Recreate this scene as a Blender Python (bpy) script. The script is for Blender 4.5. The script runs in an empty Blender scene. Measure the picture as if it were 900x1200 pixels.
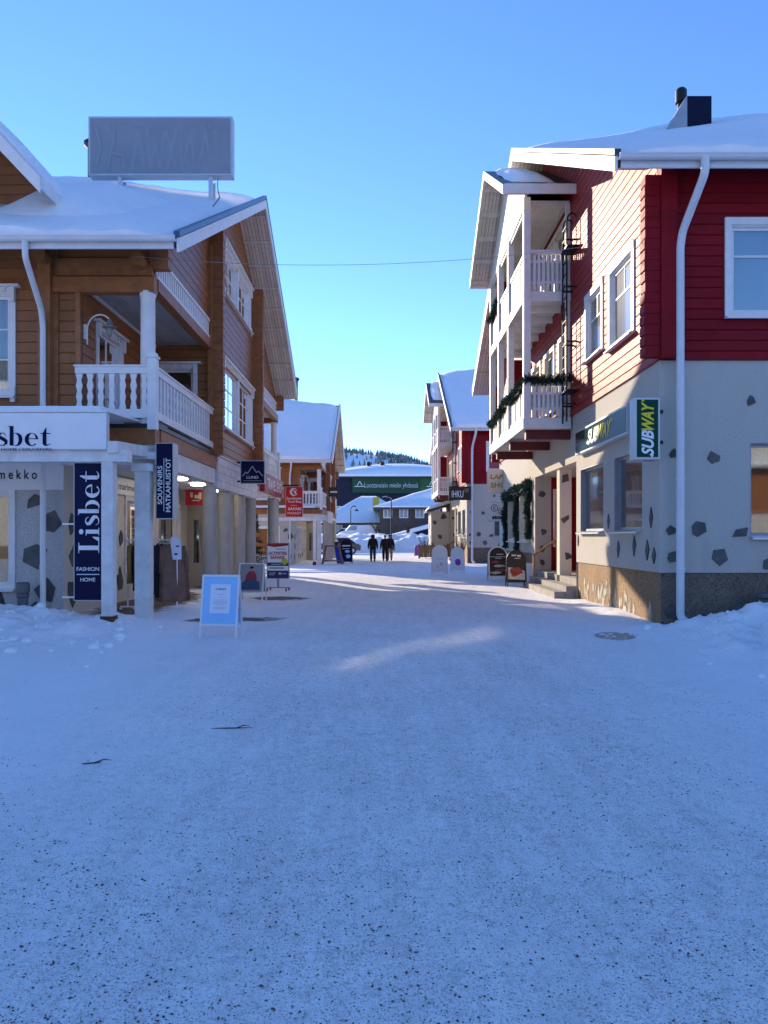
import bpy, bmesh, math, random
import numpy as np
from mathutils import Vector, Matrix, noise
R = math.radians
random.seed(7)
scene = bpy.context.scene
COL = scene.collection

# ------------------------------------------------------------------ materials
MATS = {}
def _nodes(name):
    m = bpy.data.materials.new(name); m.use_nodes = True
    nt = m.node_tree; b = nt.nodes['Principled BSDF']
    MATS[name] = m
    return m, nt, b
def N(nt, t, **kw):
    n = nt.nodes.new(t)
    for k, v in kw.items():
        if k.startswith('i_'): n.inputs[k[2:].replace('_', ' ')].default_value = v
        else: setattr(n, k, v)
    return n
def L(nt, a, b): nt.links.new(a, b)
def mixrgb(nt, fac, a, b, blend='MIX'):
    n = nt.nodes.new('ShaderNodeMix'); n.data_type = 'RGBA'; n.blend_type = blend
    for s, v in ((n.inputs[0], fac), (n.inputs[6], a), (n.inputs[7], b)):
        if hasattr(v, 'links'): L(nt, v, s)
        elif isinstance(v, (int, float)): s.default_value = v
        else: s.default_value = (*v[:3], 1)
    return n.outputs[2]
def ramp(nt, src, a, b, ca=0.0, cb=1.0):
    n = nt.nodes.new('ShaderNodeMapRange'); n.inputs[1].default_value = a; n.inputs[2].default_value = b
    n.inputs[3].default_value = ca; n.inputs[4].default_value = cb; L(nt, src, n.inputs[0]); return n.outputs[0]
def noise_n(nt, scale, detail=4, rough=.55, vec=None, src='Object'):
    if vec is None:
        tc = N(nt, 'ShaderNodeTexCoord'); vec = tc.outputs[src]
    n = N(nt, 'ShaderNodeTexNoise'); n.inputs['Scale'].default_value = scale; n.inputs['Detail'].default_value = detail
    n.inputs['Roughness'].default_value = rough; L(nt, vec, n.inputs['Vector']); return n.outputs['Fac']
def bump(nt, b, h, strength=.3, dist=.01):
    n = N(nt, 'ShaderNodeBump'); n.inputs['Strength'].default_value = strength; n.inputs['Distance'].default_value = dist
    L(nt, h, n.inputs['Height']); L(nt, n.outputs[0], b.inputs['Normal'])
def mul(c, k): return tuple(min(1, x*k) for x in c)

def mat(name, col, rough=.6, metal=0, var=.15, scale=3, bmp=.0, bscale=40, spec=.4, emit=0):
    m, nt, b = _nodes(name)
    b.inputs['Roughness'].default_value = rough; b.inputs['Metallic'].default_value = metal
    b.inputs['Specular IOR Level'].default_value = spec
    if var:
        f = noise_n(nt, scale)
        f = ramp(nt, f, .3, .7)
        L(nt, mixrgb(nt, f, mul(col, 1-var), mul(col, 1+var)), b.inputs['Base Color'])
    else: b.inputs['Base Color'].default_value = (*col, 1)
    if bmp: bump(nt, b, noise_n(nt, bscale, 6), bmp, .02)
    if emit:
        b.inputs['Emission Color'].default_value = (*col, 1); b.inputs['Emission Strength'].default_value = emit
    return m

def wood(name, col, h, rough=.42, worn=.0, axis='z', wear=(.5, .33, .27), spec=.4):
    """painted board: every board a slightly different tone, grain along the board"""
    m, nt, b = _nodes(name)
    tc = N(nt, 'ShaderNodeTexCoord'); sp = N(nt, 'ShaderNodeSeparateXYZ'); L(nt, tc.outputs['Object'], sp.inputs[0])
    d = N(nt, 'ShaderNodeMath', operation='DIVIDE'); L(nt, sp.outputs['Z' if axis == 'z' else 'X'], d.inputs[0]); d.inputs[1].default_value = h
    fl = N(nt, 'ShaderNodeMath', operation='FLOOR'); L(nt, d.outputs[0], fl.inputs[0])
    wn = N(nt, 'ShaderNodeTexWhiteNoise', noise_dimensions='1D'); L(nt, fl.outputs[0], wn.inputs['W'])
    mp = N(nt, 'ShaderNodeMapping'); mp.inputs['Scale'].default_value = (2.0, 2.0, 40) ; L(nt, tc.outputs['Object'], mp.inputs[0])
    g = noise_n(nt, 1.5, 6, .6, mp.outputs[0])
    big = noise_n(nt, .8, 3)
    c = mixrgb(nt, wn.outputs['Value'], mul(col, .8), mul(col, 1.2))
    c = mixrgb(nt, ramp(nt, g, .35, .75), c, mul(col, .62))
    c = mixrgb(nt, ramp(nt, big, .3, .75, 0, .5), c, mul(col, 1.3))
    if worn:
        w = noise_n(nt, 2.2, 8, .7, mp.outputs[0])
        c = mixrgb(nt, ramp(nt, w, .5, .72, 0, worn), c, wear)
    al = N(nt, 'ShaderNodeMath', operation='ADD'); L(nt, sp.outputs['X' if axis == 'z' else 'Z'], al.inputs[0]); L(nt, sp.outputs['Y'], al.inputs[1])
    dv = N(nt, 'ShaderNodeMath', operation='DIVIDE'); L(nt, al.outputs[0], dv.inputs[0]); dv.inputs[1].default_value = 3.9
    ad = N(nt, 'ShaderNodeMath', operation='ADD'); L(nt, dv.outputs[0], ad.inputs[0]); L(nt, wn.outputs['Value'], ad.inputs[1])
    fr = N(nt, 'ShaderNodeMath', operation='FRACT'); L(nt, ad.outputs[0], fr.inputs[0])
    lt = N(nt, 'ShaderNodeMath', operation='LESS_THAN'); L(nt, fr.outputs[0], lt.inputs[0]); lt.inputs[1].default_value = .0017
    c = mixrgb(nt, lt.outputs[0], c, mul(col, .25))
    wf2 = N(nt, 'ShaderNodeMath', operation='FLOOR'); L(nt, ad.outputs[0], wf2.inputs[0])
    ad2 = N(nt, 'ShaderNodeMath', operation='MULTIPLY_ADD'); L(nt, fl.outputs[0], ad2.inputs[0]); ad2.inputs[1].default_value = 7.31; L(nt, wf2.outputs[0], ad2.inputs[2])
    wn2 = N(nt, 'ShaderNodeTexWhiteNoise', noise_dimensions='1D'); L(nt, ad2.outputs[0], wn2.inputs['W'])
    c = mixrgb(nt, ramp(nt, wn2.outputs['Value'], 0, 1, 0, .45), c, mul(col, .72))
    L(nt, c, b.inputs['Base Color'])
    L(nt, ramp(nt, g, .3, .8, rough-.08, rough+.15), b.inputs['Roughness'])
    b.inputs['Specular IOR Level'].default_value = spec
    bump(nt, b, g, .25, .006)
    return m

def stucco(name, col, dark):
    m, nt, b = _nodes(name)
    tc = N(nt, 'ShaderNodeTexCoord')
    f = noise_n(nt, 55, 6, .7); big = noise_n(nt, .9, 4)
    mp = N(nt, 'ShaderNodeMapping'); mp.inputs['Scale'].default_value = (3, 3, .35); L(nt, tc.outputs['Object'], mp.inputs[0])
    st = noise_n(nt, 1.3, 5, .6, mp.outputs[0])
    c = mixrgb(nt, ramp(nt, f, .36, .6), dark, col)
    c = mixrgb(nt, ramp(nt, big, .35, .7, 0, .35), c, mul(col, .78))
    c = mixrgb(nt, ramp(nt, st, .55, .75, 0, .3), c, mul(dark, .9))
    L(nt, c, b.inputs['Base Color']); b.inputs['Roughness'].default_value = .9
    b.inputs['Specular IOR Level'].default_value = .2
    bump(nt, b, f, .6, .012)
    return m

def aggregate(name, ca, cb, cc):
    m, nt, b = _nodes(name)
    tc = N(nt, 'ShaderNodeTexCoord')
    v = N(nt, 'ShaderNodeTexVoronoi'); v.inputs['Scale'].default_value = 48; L(nt, tc.outputs['Object'], v.inputs['Vector'])
    sp = N(nt, 'ShaderNodeSeparateColor'); L(nt, v.outputs['Color'], sp.inputs[0])
    c = mixrgb(nt, sp.outputs[0], ca, cb)
    c = mixrgb(nt, ramp(nt, sp.outputs[1], .7, .9), c, cc)
    big = noise_n(nt, 1.2, 4)
    c = mixrgb(nt, ramp(nt, big, .4, .7, 0, .5), c, mul(ca, .6))
    L(nt, c, b.inputs['Base Color']); b.inputs['Roughness'].default_value = .85
    bump(nt, b, v.outputs['Distance'], .5, .01)
    return m

def snow(name, col=(.93, .935, .945), dirt=0.0):
    m, nt, b = _nodes(name)
    f = noise_n(nt, 2.5, 6); g = noise_n(nt, 70, 5, .7); k = noise_n(nt, 9, 5, .6)
    c = mixrgb(nt, ramp(nt, f, .3, .7), mul(col, .95), col)
    L(nt, c, b.inputs['Base Color']); b.inputs['Roughness'].default_value = .75
    b.inputs['Specular IOR Level'].default_value = .25
    a = N(nt, 'ShaderNodeMath', operation='MULTIPLY_ADD'); L(nt, g, a.inputs[0]); a.inputs[1].default_value = .25; L(nt, k, a.inputs[2])
    tc = N(nt, 'ShaderNodeTexCoord'); mp = N(nt, 'ShaderNodeMapping'); mp.inputs['Scale'].default_value = (.7, 3.2, 1.5); mp.inputs['Rotation'].default_value = (0, 0, .5); L(nt, tc.outputs['Object'], mp.inputs[0])
    wr = noise_n(nt, 1.6, 5, .6, mp.outputs[0])
    a2 = N(nt, 'ShaderNodeMath', operation='MULTIPLY_ADD'); L(nt, wr, a2.inputs[0]); a2.inputs[1].default_value = 1.3; L(nt, a.outputs[0], a2.inputs[2])
    bump(nt, b, a2.outputs[0], .5, .04)
    return m

def ground_mat():
    m, nt, b = _nodes('trodden_snow')
    tc = N(nt, 'ShaderNodeTexCoord'); P = tc.outputs['Object']
    sp = N(nt, 'ShaderNodeSeparateXYZ'); L(nt, P, sp.inputs[0])
    big = noise_n(nt, .45, 5, .6); mid = noise_n(nt, 3.2, 6, .65); fine = noise_n(nt, 38, 5, .75)
    mp = N(nt, 'ShaderNodeMapping'); mp.inputs['Scale'].default_value = (2.2, .35, 1); mp.inputs['Rotation'].default_value = (0, 0, .12); L(nt, P, mp.inputs[0])
    trk = noise_n(nt, 1.6, 7, .7, mp.outputs[0])
    # clean snow at the edges of the street, packed and grey along the walked middle
    ax = N(nt, 'ShaderNodeMath', operation='ABSOLUTE'); sx = N(nt, 'ShaderNodeMath', operation='SUBTRACT'); L(nt, sp.outputs['X'], sx.inputs[0]); sx.inputs[1].default_value = .4
    L(nt, sx.outputs[0], ax.inputs[0])
    wob = N(nt, 'ShaderNodeMath', operation='MULTIPLY_ADD'); L(nt, big, wob.inputs[0]); wob.inputs[1].default_value = 3.2; L(nt, ax.outputs[0], wob.inputs[2])
    worn = ramp(nt, wob.outputs[0], 5.6, 2.6)           # 1 in the middle of the street
    c = mixrgb(nt, ramp(nt, mid, .3, .75), (.90, .91, .925), (.95, .955, .96))
    mot = N(nt, 'ShaderNodeMath', operation='MULTIPLY_ADD'); L(nt, noise_n(nt, 7, 6, .7), mot.inputs[0]); mot.inputs[1].default_value = .6; L(nt, trk, mot.inputs[2])
    pk = mixrgb(nt, ramp(nt, mot.outputs[0], .62, .98), (.96, .945, .92), (.76, .74, .715))
    wf = N(nt, 'ShaderNodeMath', operation='MULTIPLY'); L(nt, worn, wf.inputs[0]); L(nt, ramp(nt, mid, .2, .62, .45, 1.0), wf.inputs[1])
    c = mixrgb(nt, wf.outputs[0], c, pk)
    # fine sand worked into the snow
    sand = noise_n(nt, 95, 3, .8)
    pat = noise_n(nt, 1.3, 5, .7)
    sm = N(nt, 'ShaderNodeMath', operation='MULTIPLY'); L(nt, ramp(nt, sand, .53, .62), sm.inputs[0]); L(nt, ramp(nt, pat, .3, .7, .3, .95), sm.inputs[1])
    sm2 = N(nt, 'ShaderNodeMath', operation='MULTIPLY'); L(nt, sm.outputs[0], sm2.inputs[0]); L(nt, ramp(nt, worn, 0, 1, .12, 1), sm2.inputs[1])
    c = mixrgb(nt, sm2.outputs[0], c, (.17, .13, .10))
    cl = noise_n(nt, 13, 5, .75)
    cm = N(nt, 'ShaderNodeMath', operation='MULTIPLY'); L(nt, ramp(nt, cl, .5, .68, 0, .5), cm.inputs[0]); L(nt, ramp(nt, worn, 0, 1, .1, 1), cm.inputs[1])
    c = mixrgb(nt, cm.outputs[0], c, (.40, .385, .375))
    # scattered grit, three sizes of cells
    for sc, th, amt in ((40, .17, .85), (19, .10, .9), (85, .24, .8)):
        v = N(nt, 'ShaderNodeTexVoronoi'); v.inputs['Scale'].default_value = sc; v.inputs['Randomness'].default_value = 1
        L(nt, P, v.inputs['Vector'])
        s2 = N(nt, 'ShaderNodeSeparateColor'); L(nt, v.outputs['Color'], s2.inputs[0])
        a = N(nt, 'ShaderNodeMath', operation='LESS_THAN'); L(nt, v.outputs['Distance'], a.inputs[0]); a.inputs[1].default_value = th
        q = N(nt, 'ShaderNodeMath', operation='LESS_THAN'); L(nt, s2.outputs[0], q.inputs[0])
        L(nt, ramp(nt, pat, .3, .7, .14, .8), q.inputs[1])
        mm = N(nt, 'ShaderNodeMath', operation='MULTIPLY'); L(nt, a.outputs[0], mm.inputs[0]); L(nt, q.outputs[0], mm.inputs[1])
        m3 = N(nt, 'ShaderNodeMath', operation='MULTIPLY'); L(nt, mm.outputs[0], m3.inputs[0]); L(nt, ramp(nt, worn, 0, 1, .15*amt, amt), m3.inputs[1])
        gc = mixrgb(nt, s2.outputs[1], (.07, .05, .038), (.24, .18, .14))
        c = mixrgb(nt, m3.outputs[0], c, gc)
    # bare patches where the walk under the arcade is swept down to the stone
    def patch(x, y, rx, ry, c, rotz=0, jag=1.1):
        mp = N(nt, 'ShaderNodeMapping', vector_type='TEXTURE'); mp.inputs['Location'].default_value = (x, y, 0); mp.inputs['Scale'].default_value = (rx, ry, 1e3); mp.inputs['Rotation'].default_value = (0, 0, rotz)
        L(nt, P, mp.inputs[0])
        ln = N(nt, 'ShaderNodeVectorMath', operation='LENGTH'); L(nt, mp.outputs[0], ln.inputs[0])
        a = N(nt, 'ShaderNodeMath', operation='MULTIPLY_ADD'); L(nt, mid, a.inputs[0]); a.inputs[1].default_value = jag; L(nt, ln.outputs['Value'], a.inputs[2])
        f = ramp(nt, a.outputs[0], 1.0+.3*jag, .6+.45*jag)
        dk = mixrgb(nt, ramp(nt, fine, .3, .7), (.06, .05, .042), (.17, .14, .115))
        return mixrgb(nt, f, c, dk)
    for args in ((-3.0, 14.6, 1.35, .55, .1), (-2.7, 19.6, 1.1, .8, .05), (-5.6, 18.2, 1.4, 4.4, 0), (-5.7, 26, 1.2, 5.0, 0)):
        c = patch(*args[:4], c, args[4])
    L(nt, c, b.inputs['Base Color'])
    b.inputs['Roughness'].default_value = .7; b.inputs['Specular IOR Level'].default_value = .3
    a = N(nt, 'ShaderNodeMath', operation='MULTIPLY_ADD'); L(nt, fine, a.inputs[0]); a.inputs[1].default_value = .35; L(nt, mid, a.inputs[2])
    a2 = N(nt, 'ShaderNodeMath', operation='MULTIPLY_ADD'); L(nt, trk, a2.inputs[0]); a2.inputs[1].default_value = .8; L(nt, a.outputs[0], a2.inputs[2])
    wv = N(nt, 'ShaderNodeTexWave'); wv.inputs['Scale'].default_value = 5.2; wv.inputs['Distortion'].default_value = 1.2; wv.inputs['Detail'].default_value = 2; wv.inputs['Detail Scale'].default_value = .6
    mp3 = N(nt, 'ShaderNodeMapping'); mp3.inputs['Rotation'].default_value = (0, 0, .16); L(nt, P, mp3.inputs[0]); L(nt, mp3.outputs[0], wv.inputs['Vector'])
    gm = ramp(nt, noise_n(nt, .55, 3), .52, .62, 0, .16)
    wm = N(nt, 'ShaderNodeMath', operation='MULTIPLY'); L(nt, wv.outputs['Fac'], wm.inputs[0]); L(nt, gm, wm.inputs[1])
    a3 = N(nt, 'ShaderNodeMath', operation='ADD'); L(nt, a2.outputs[0], a3.inputs[0]); L(nt, wm.outputs[0], a3.inputs[1])
    vf = N(nt, 'ShaderNodeTexVoronoi'); vf.inputs['Scale'].default_value = 2.6; vf.inputs['Randomness'].default_value = 1
    mp4 = N(nt, 'ShaderNodeMapping'); mp4.inputs['Scale'].default_value = (1.7, .8, 1); L(nt, P, mp4.inputs[0]); L(nt, mp4.outputs[0], vf.inputs['Vector'])
    ft = ramp(nt, vf.outputs['Distance'], .14, .24, -.32, 0)
    fs_ = N(nt, 'ShaderNodeSeparateColor'); L(nt, vf.outputs['Color'], fs_.inputs[0])
    fk = N(nt, 'ShaderNodeMath', operation='LESS_THAN'); L(nt, fs_.outputs[0], fk.inputs[0]); fk.inputs[1].default_value = .45
    fm = N(nt, 'ShaderNodeMath', operation='MULTIPLY'); L(nt, ft, fm.inputs[0]); L(nt, fk.outputs[0], fm.inputs[1])
    a4 = N(nt, 'ShaderNodeMath', operation='ADD'); L(nt, a3.outputs[0], a4.inputs[0]); L(nt, fm.outputs[0], a4.inputs[1])
    bump(nt, b, a4.outputs[0], .75, .035)
    return m

def glass(name='window_glass', tint=(.8, .85, .86), boost=1.0, rough=.03, wavy=0):
    m = bpy.data.materials.new(name); m.use_nodes = True; nt = m.node_tree; MATS[name] = m
    nt.nodes.remove(nt.nodes['Principled BSDF'])
    out = nt.nodes['Material Output']
    tr = N(nt, 'ShaderNodeBsdfTransparent'); tr.inputs[0].default_value = (*tint, 1)
    gl = N(nt, 'ShaderNodeBsdfGlossy'); gl.inputs['Roughness'].default_value = rough; gl.inputs[0].default_value = (1, 1, 1, 1)
    fr = N(nt, 'ShaderNodeFresnel'); fr.inputs[0].default_value = 1.5
    f = ramp(nt, fr.outputs[0], 0, 1, .07*boost, 1)
    g_out = gl.outputs[0]
    if wavy:   # old panes: part of the reflection is scattered by the uneven surface
        g2 = N(nt, 'ShaderNodeBsdfGlossy'); g2.inputs['Roughness'].default_value = wavy; m2 = N(nt, 'ShaderNodeMixShader'); m2.inputs[0].default_value = .65
        L(nt, gl.outputs[0], m2.inputs[1]); L(nt, g2.outputs[0], m2.inputs[2]); g_out = m2.outputs[0]
    mx = N(nt, 'ShaderNodeMixShader'); L(nt, f, mx.inputs[0]); L(nt, tr.outputs[0], mx.inputs[1]); L(nt, g_out, mx.inputs[2])
    L(nt, mx.outputs[0], out.inputs[0])
    return m

wood('log_brown', (.32, .125, .040), .21)
mat('log_end', (.31, .12, .040), .5, var=.2, scale=6, bmp=.15, bscale=25)
wood('board_red_lit', (.34, .026, .022), .19, .5, worn=.12, spec=.2)  # lighter red for the sunlit facade, sunlight put into the colour
wood('board_red_shaded', (.25, .006, .014), .19, .6, worn=.0, spec=.15)  # same boards on the unlit sides, shade put into a deeper red
mat('red_beam', (.12, .015, .018), .5, var=.15)
mat('white_paint', (.76, .75, .73), .45, var=.06, scale=5, bmp=.06, bscale=30)
mat('white_aged', (.68, .67, .65), .55, var=.14, scale=4, bmp=.12, bscale=18)
mat('cream_paint', (.74, .69, .60), .5, var=.08, scale=5)
wood('soffit_board', (.66, .60, .53), .115, .55, axis='x')
wood('soffit_grey', (.50, .49, .48), .115, .55, axis='x')
mat('roof_metal', (.05, .055, .065), .4, .3, var=.1)
mat('flashing_blue', (.06, .10, .17), .35, .3, var=.1)
mat('gutter_white', (.66, .67, .68), .35, var=.06)
stucco('stucco', (.60, .565, .49), (.36, .34, .305))
stucco('stucco_left', (.60, .585, .55), (.34, .33, .32))
stucco('stucco_cream', (.70, .65, .54), (.56, .51, .42))
mat('slate_inlay', (.085, .084, .08), .75, var=.55, scale=2.2, bmp=.5, bscale=14)
mat('slate_pale', (.42, .38, .30), .7, var=.2, scale=8)
aggregate('aggregate_base', (.25, .15, .065), (.38, .23, .10), (.12, .075, .045))
aggregate('aggregate_shaded', (.15, .115, .085), (.22, .17, .125), (.08, .06, .045))  # same aggregate for the end plinth, its shade put into the colour
mat('concrete', (.40, .385, .36), .85, var=.12, scale=2.5, bmp=.25, bscale=40)
mat('concrete_step', (.33, .31, .28), .9, var=.2, scale=5, bmp=.25, bscale=30)
snow('snow_clean')
ground_mat()
glass()
glass('window_glass_sunny', boost=4.2, rough=.02, wavy=.12)
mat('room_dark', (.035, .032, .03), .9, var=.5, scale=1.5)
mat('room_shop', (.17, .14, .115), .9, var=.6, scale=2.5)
mat('curtain', (.62, .60, .55), .9, var=.1, scale=6)
mat('blind_blue', (.36, .47, .55), .8, var=.04, scale=2)
mat('black_metal', (.012, .012, .014), .45, .2, var=.1)
mat('dark_navy', (.006, .009, .032), .6, var=.1, spec=.12)
mat('sign_navy', (.008, .010, .045), .6, var=.05, spec=.12)
mat('sign_white', (.78, .79, .80), .4, var=.03)
mat('sign_grey', (.50, .52, .54), .4, .2, var=.05)
mat('sign_black', (.012, .011, .011), .4, var=.2)
mat('sign_red', (.60, .012, .015), .4, var=.05)
mat('sign_red_dark', (.33, .02, .03), .4, var=.15)
mat('sign_cream', (.72, .68, .58), .45, var=.05)
mat('letter_navy', (.006, .010, .045), .7, var=0, spec=.1)
mat('letter_white', (.80, .80, .80), .5, var=0)
mat('letter_black', (.012, .012, .013), .5, var=0)
mat('letter_gold', (.42, .27, .04), .45, var=0)
mat('letter_red', (.45, .02, .04), .5, var=0)
mat('sub_green', (.006, .062, .037), .13, var=.06, spec=.6); mat('sub_green_matte', (.006, .058, .032), .6, var=.06, spec=.12); mat('dark_signs', (.01, .01, .012), .6, spec=.1)
mat('sub_yellow', (.72, .62, .03), .45, var=0)
mat('poster_blue', (.30, .58, .88), .5, var=.03)
mat('paper', (.74, .78, .88), .7, var=.03)
mat('alu', (.60, .60, .60), .35, .6, var=.05)
mat('alu_white', (.76, .76, .75), .4, var=.04)
mat('frame_grey', (.30, .31, .33), .45, .3, var=.06)
mat('pipe_grey', (.12, .125, .14), .45, .1, var=.12)
mat('needles', (.022, .055, .028), .7, var=.5, scale=18)
mat('needles_blue', (.03, .075, .06), .7, var=.45, scale=18)
mat('bark', (.07, .045, .03), .9, var=.3, scale=12)
mat('old_wood', (.16, .11, .075), .8, var=.25, scale=9, bmp=.2, bscale=20)
mat('rail_wood', (.40, .22, .09), .6, var=.2, scale=9)
mat('coat_black', (.008, .008, .009), .85, var=.3, scale=8)
mat('coat_brown', (.20, .115, .08), .85, var=.25, scale=7)
mat('coat_ochre', (.30, .19, .05), .85, var=.25, scale=7)
mat('coat_navy', (.012, .014, .03), .8, var=.3, scale=8)
mat('trouser_teal', (.012, .04, .045), .8, var=.2, scale=8)
mat('skin', (.45, .27, .2), .6, var=.05)
mat('khaki', (.25, .2, .13), .8, var=.2)
mat('door_beige', (.40, .365, .29), .5, var=.06)
mat('rust', (.10, .045, .02), .85, var=.4, scale=14, bmp=.3, bscale=40)
mat('lamp_glow', (1, .86, .62), .5, var=0, emit=5)
mat('neon_red', (1, .05, .04), .5, var=0, emit=3)
mat('neon_blue', (.06, .05, .9), .5, var=0, emit=1.2)
mat('lamp_glass', (.25, .24, .2), .15, var=.1)
mat('tin_grey', (.33, .34, .36), .4, .5, var=.1)
mat('far_navy', (.010, .013, .030), .7, var=.15, scale=.5)
mat('far_brown', (.085, .065, .055), .8, var=.2, scale=.6)
mat('banner_green', (.014, .065, .026), .6, var=.25, scale=.25)
mat('banner_lime', (.035, .10, .025), .6, var=.2, scale=.4)
mat('sign_yellow', (.55, .50, .04), .5, var=.1)
mat('red_plaid', (.30, .045, .06), .8, var=.5, scale=30)
mat('denim', (.05, .08, .16), .8, var=.3, scale=20)
mat('poster_grey', (.30, .29, .29), .5, var=.1)
mat('food_red', (.35, .05, .03), .5, var=.5, scale=14)
mat('food_pale', (.60, .52, .42), .5, var=.3, scale=14)
mat('violet', (.16, .05, .34), .5, var=.25, scale=8)
mat('indigo', (.03, .025, .12), .5, var=.1)
mat('car_paint_dark', (.02, .025, .035), .25, .3, var=.05)
mat('car_paint_white', (.72, .73, .75), .25, var=.04)
mat('tyre', (.02, .02, .02), .85, var=.1)
mat('iron', (.42, .37, .33), .6, .5, var=.3, scale=12, bmp=.2)
mat('grit_brown', (.10, .07, .048), .8, var=.5, scale=3)
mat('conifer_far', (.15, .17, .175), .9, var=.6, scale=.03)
mat('royal_blue', (.015, .04, .45), .45, var=.1)
mat('amber_panel', (.42, .35, .24), .5, var=.12, scale=2)

# ------------------------------------------------------------------ mesh builder
class MB:
    def __init__(s): s.v = []; s.f = []; s.m = []; s.mi = 0
    def add(s, vs, fs):
        b = len(s.v); s.v.extend([tuple(p) for p in vs])
        for f in fs: s.f.append([b+i for i in f]); s.m.append(s.mi)
    def hexa(s, p):  # p: 4 bottom + 4 top
        s.add(p, [(3, 2, 1, 0), (4, 5, 6, 7), (0, 1, 5, 4), (1, 2, 6, 5), (2, 3, 7, 6), (3, 0, 4, 7)])
    def box(s, x0, x1, y0, y1, z0, z1):
        s.hexa([(x0, y0, z0), (x1, y0, z0), (x1, y1, z0), (x0, y1, z0), (x0, y0, z1), (x1, y0, z1), (x1, y1, z1), (x0, y1, z1)])
    def beam(s, a, b, w, h, up=(0, 0, 1)):
        a = Vector(a); b = Vector(b); d = (b-a).normalized(); u = Vector(up)
        if abs(d.dot(u)) > .98: u = Vector((0, 1, 0))
        r = d.cross(u).normalized(); u = r.cross(d)
        r *= w/2; u *= h/2
        s.hexa([a-r-u, a+r-u, b+r-u, b-r-u, a-r+u, a+r+u, b+r+u, b-r+u])
    def quad(s, *p): s.add(p, [tuple(range(len(p)))])
    def prism(s, poly, ax, a, b):
        """poly: 2D points in the plane of the two other axes, extruded along axis ax from a to b"""
        n = len(poly)
        def P(q, t): return {0: (t, q[0], q[1]), 1: (q[0], t, q[1]), 2: (q[0], q[1], t)}[ax]
        s.add([P(q, a) for q in poly]+[P(q, b) for q in poly],
              [tuple(range(n)), tuple(range(2*n-1, n-1, -1))]+[(i, (i+1) % n, n+(i+1) % n, n+i) for i in range(n)])
    def tube(s, path, r, n=8, closed=False, caps=True):
        path = [Vector(p) for p in path]; k = len(path); rr = r if isinstance(r, (list, tuple)) else [r]*k
        rings = []; prev = None
        for i, p in enumerate(path):
            if closed: d = (path[(i+1) % k]-path[i-1])
            else: d = path[min(i+1, k-1)]-path[max(i-1, 0)]
            d.normalize()
            if prev is None:
                u = Vector((0, 0, 1)) if abs(d.z) < .9 else Vector((0, 1, 0))
                u = (u-d*u.dot(d)).normalized()
            else: u = (prev-d*prev.dot(d)).normalized()
            prev = u; w = d.cross(u)
            rings.append([p+(u*math.cos(2*math.pi*j/n)+w*math.sin(2*math.pi*j/n))*rr[i] for j in range(n)])
        vs = [q for g in rings for q in g]; fs = []
        for i in range(k if closed else k-1):
            a = i*n; b = ((i+1) % k)*n
            for j in range(n): fs.append((a+j, a+(j+1) % n, b+(j+1) % n, b+j))
        if caps and not closed: fs += [tuple(range(n-1, -1, -1)), tuple(range((k-1)*n, k*n))]
        s.add(vs, fs)
    def lathe(s, c, prof, n=16):
        """prof: list of (r,z) round vertical axis at c"""
        s.tube2([(c[0], c[1], c[2]+z) for r, z in prof], [r for r, z in prof], n)
    def tube2(s, pts, rs, n):
        vs = []; k = len(pts)
        for p, r in zip(pts, rs):
            for j in range(n):
                a = 2*math.pi*j/n; vs.append((p[0]+r*math.cos(a), p[1]+r*math.sin(a), p[2]))
        fs = [(i*n+j, i*n+(j+1) % n, (i+1)*n+(j+1) % n, (i+1)*n+j) for i in range(k-1) for j in range(n)]
        fs += [tuple(range(n-1, -1, -1)), tuple(range((k-1)*n, k*n))]
        s.add(vs, fs)
    def build(s, name, mats, parent=None, smooth=False, local=False):
        if isinstance(mats, str): mats = [mats]
        me = bpy.data.meshes.new(name)
        off = Vector((0, 0, 0))
        if parent is not None and not local:
            r = parent
            while r.parent: r = r.parent
            off = r.location
        me.from_pydata([(p[0]-off[0], p[1]-off[1], p[2]-off[2]) for p in s.v], [], s.f)
        for m in mats: me.materials.append(MATS[m])
        me.polygons.foreach_set('material_index', s.m)
        if smooth: me.polygons.foreach_set('use_smooth', [True]*len(me.polygons))
        me.update()
        o = bpy.data.objects.new(name, me); COL.objects.link(o)
        if parent is not None: o.parent = parent
        return o
def smooth_by_angle(o, deg=40):
    bm = bmesh.new(); bm.from_mesh(o.data)
    bmesh.ops.recalc_face_normals(bm, faces=bm.faces)
    for e in bm.edges:
        if len(e.link_faces) == 2 and e.calc_face_angle(0) > R(deg): e.smooth = False
    for f in bm.faces: f.smooth = True
    bm.to_mesh(o.data); bm.free(); return o
def thing(name, label, cat, loc=(0, 0, 0), rz=0, group=None):
    o = bpy.data.objects.new(name, None); COL.objects.link(o)
    o.empty_display_size = .2; o.location = loc; o.rotation_euler = (0, 0, rz)
    o['label'] = label; o['category'] = cat
    if group: o['group'] = group
    return o
def tag(o, label, cat, group=None):
    o['label'] = label; o['category'] = cat
    if group: o['group'] = group
    return o
def kind(o, k): o['kind'] = k; return o
def copy_tree(o, parent=None):
    c = o.copy(); COL.objects.link(c)
    if parent is not None: c.parent = parent; c.matrix_parent_inverse = o.matrix_parent_inverse.copy()
    for ch in o.children: copy_tree(ch, c)
    return c
F_ = 880.0
def PX(px, Y): return (px-450)/F_*Y
def PZ(py, Y): return 1.6+(629-py)/F_*Y

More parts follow.
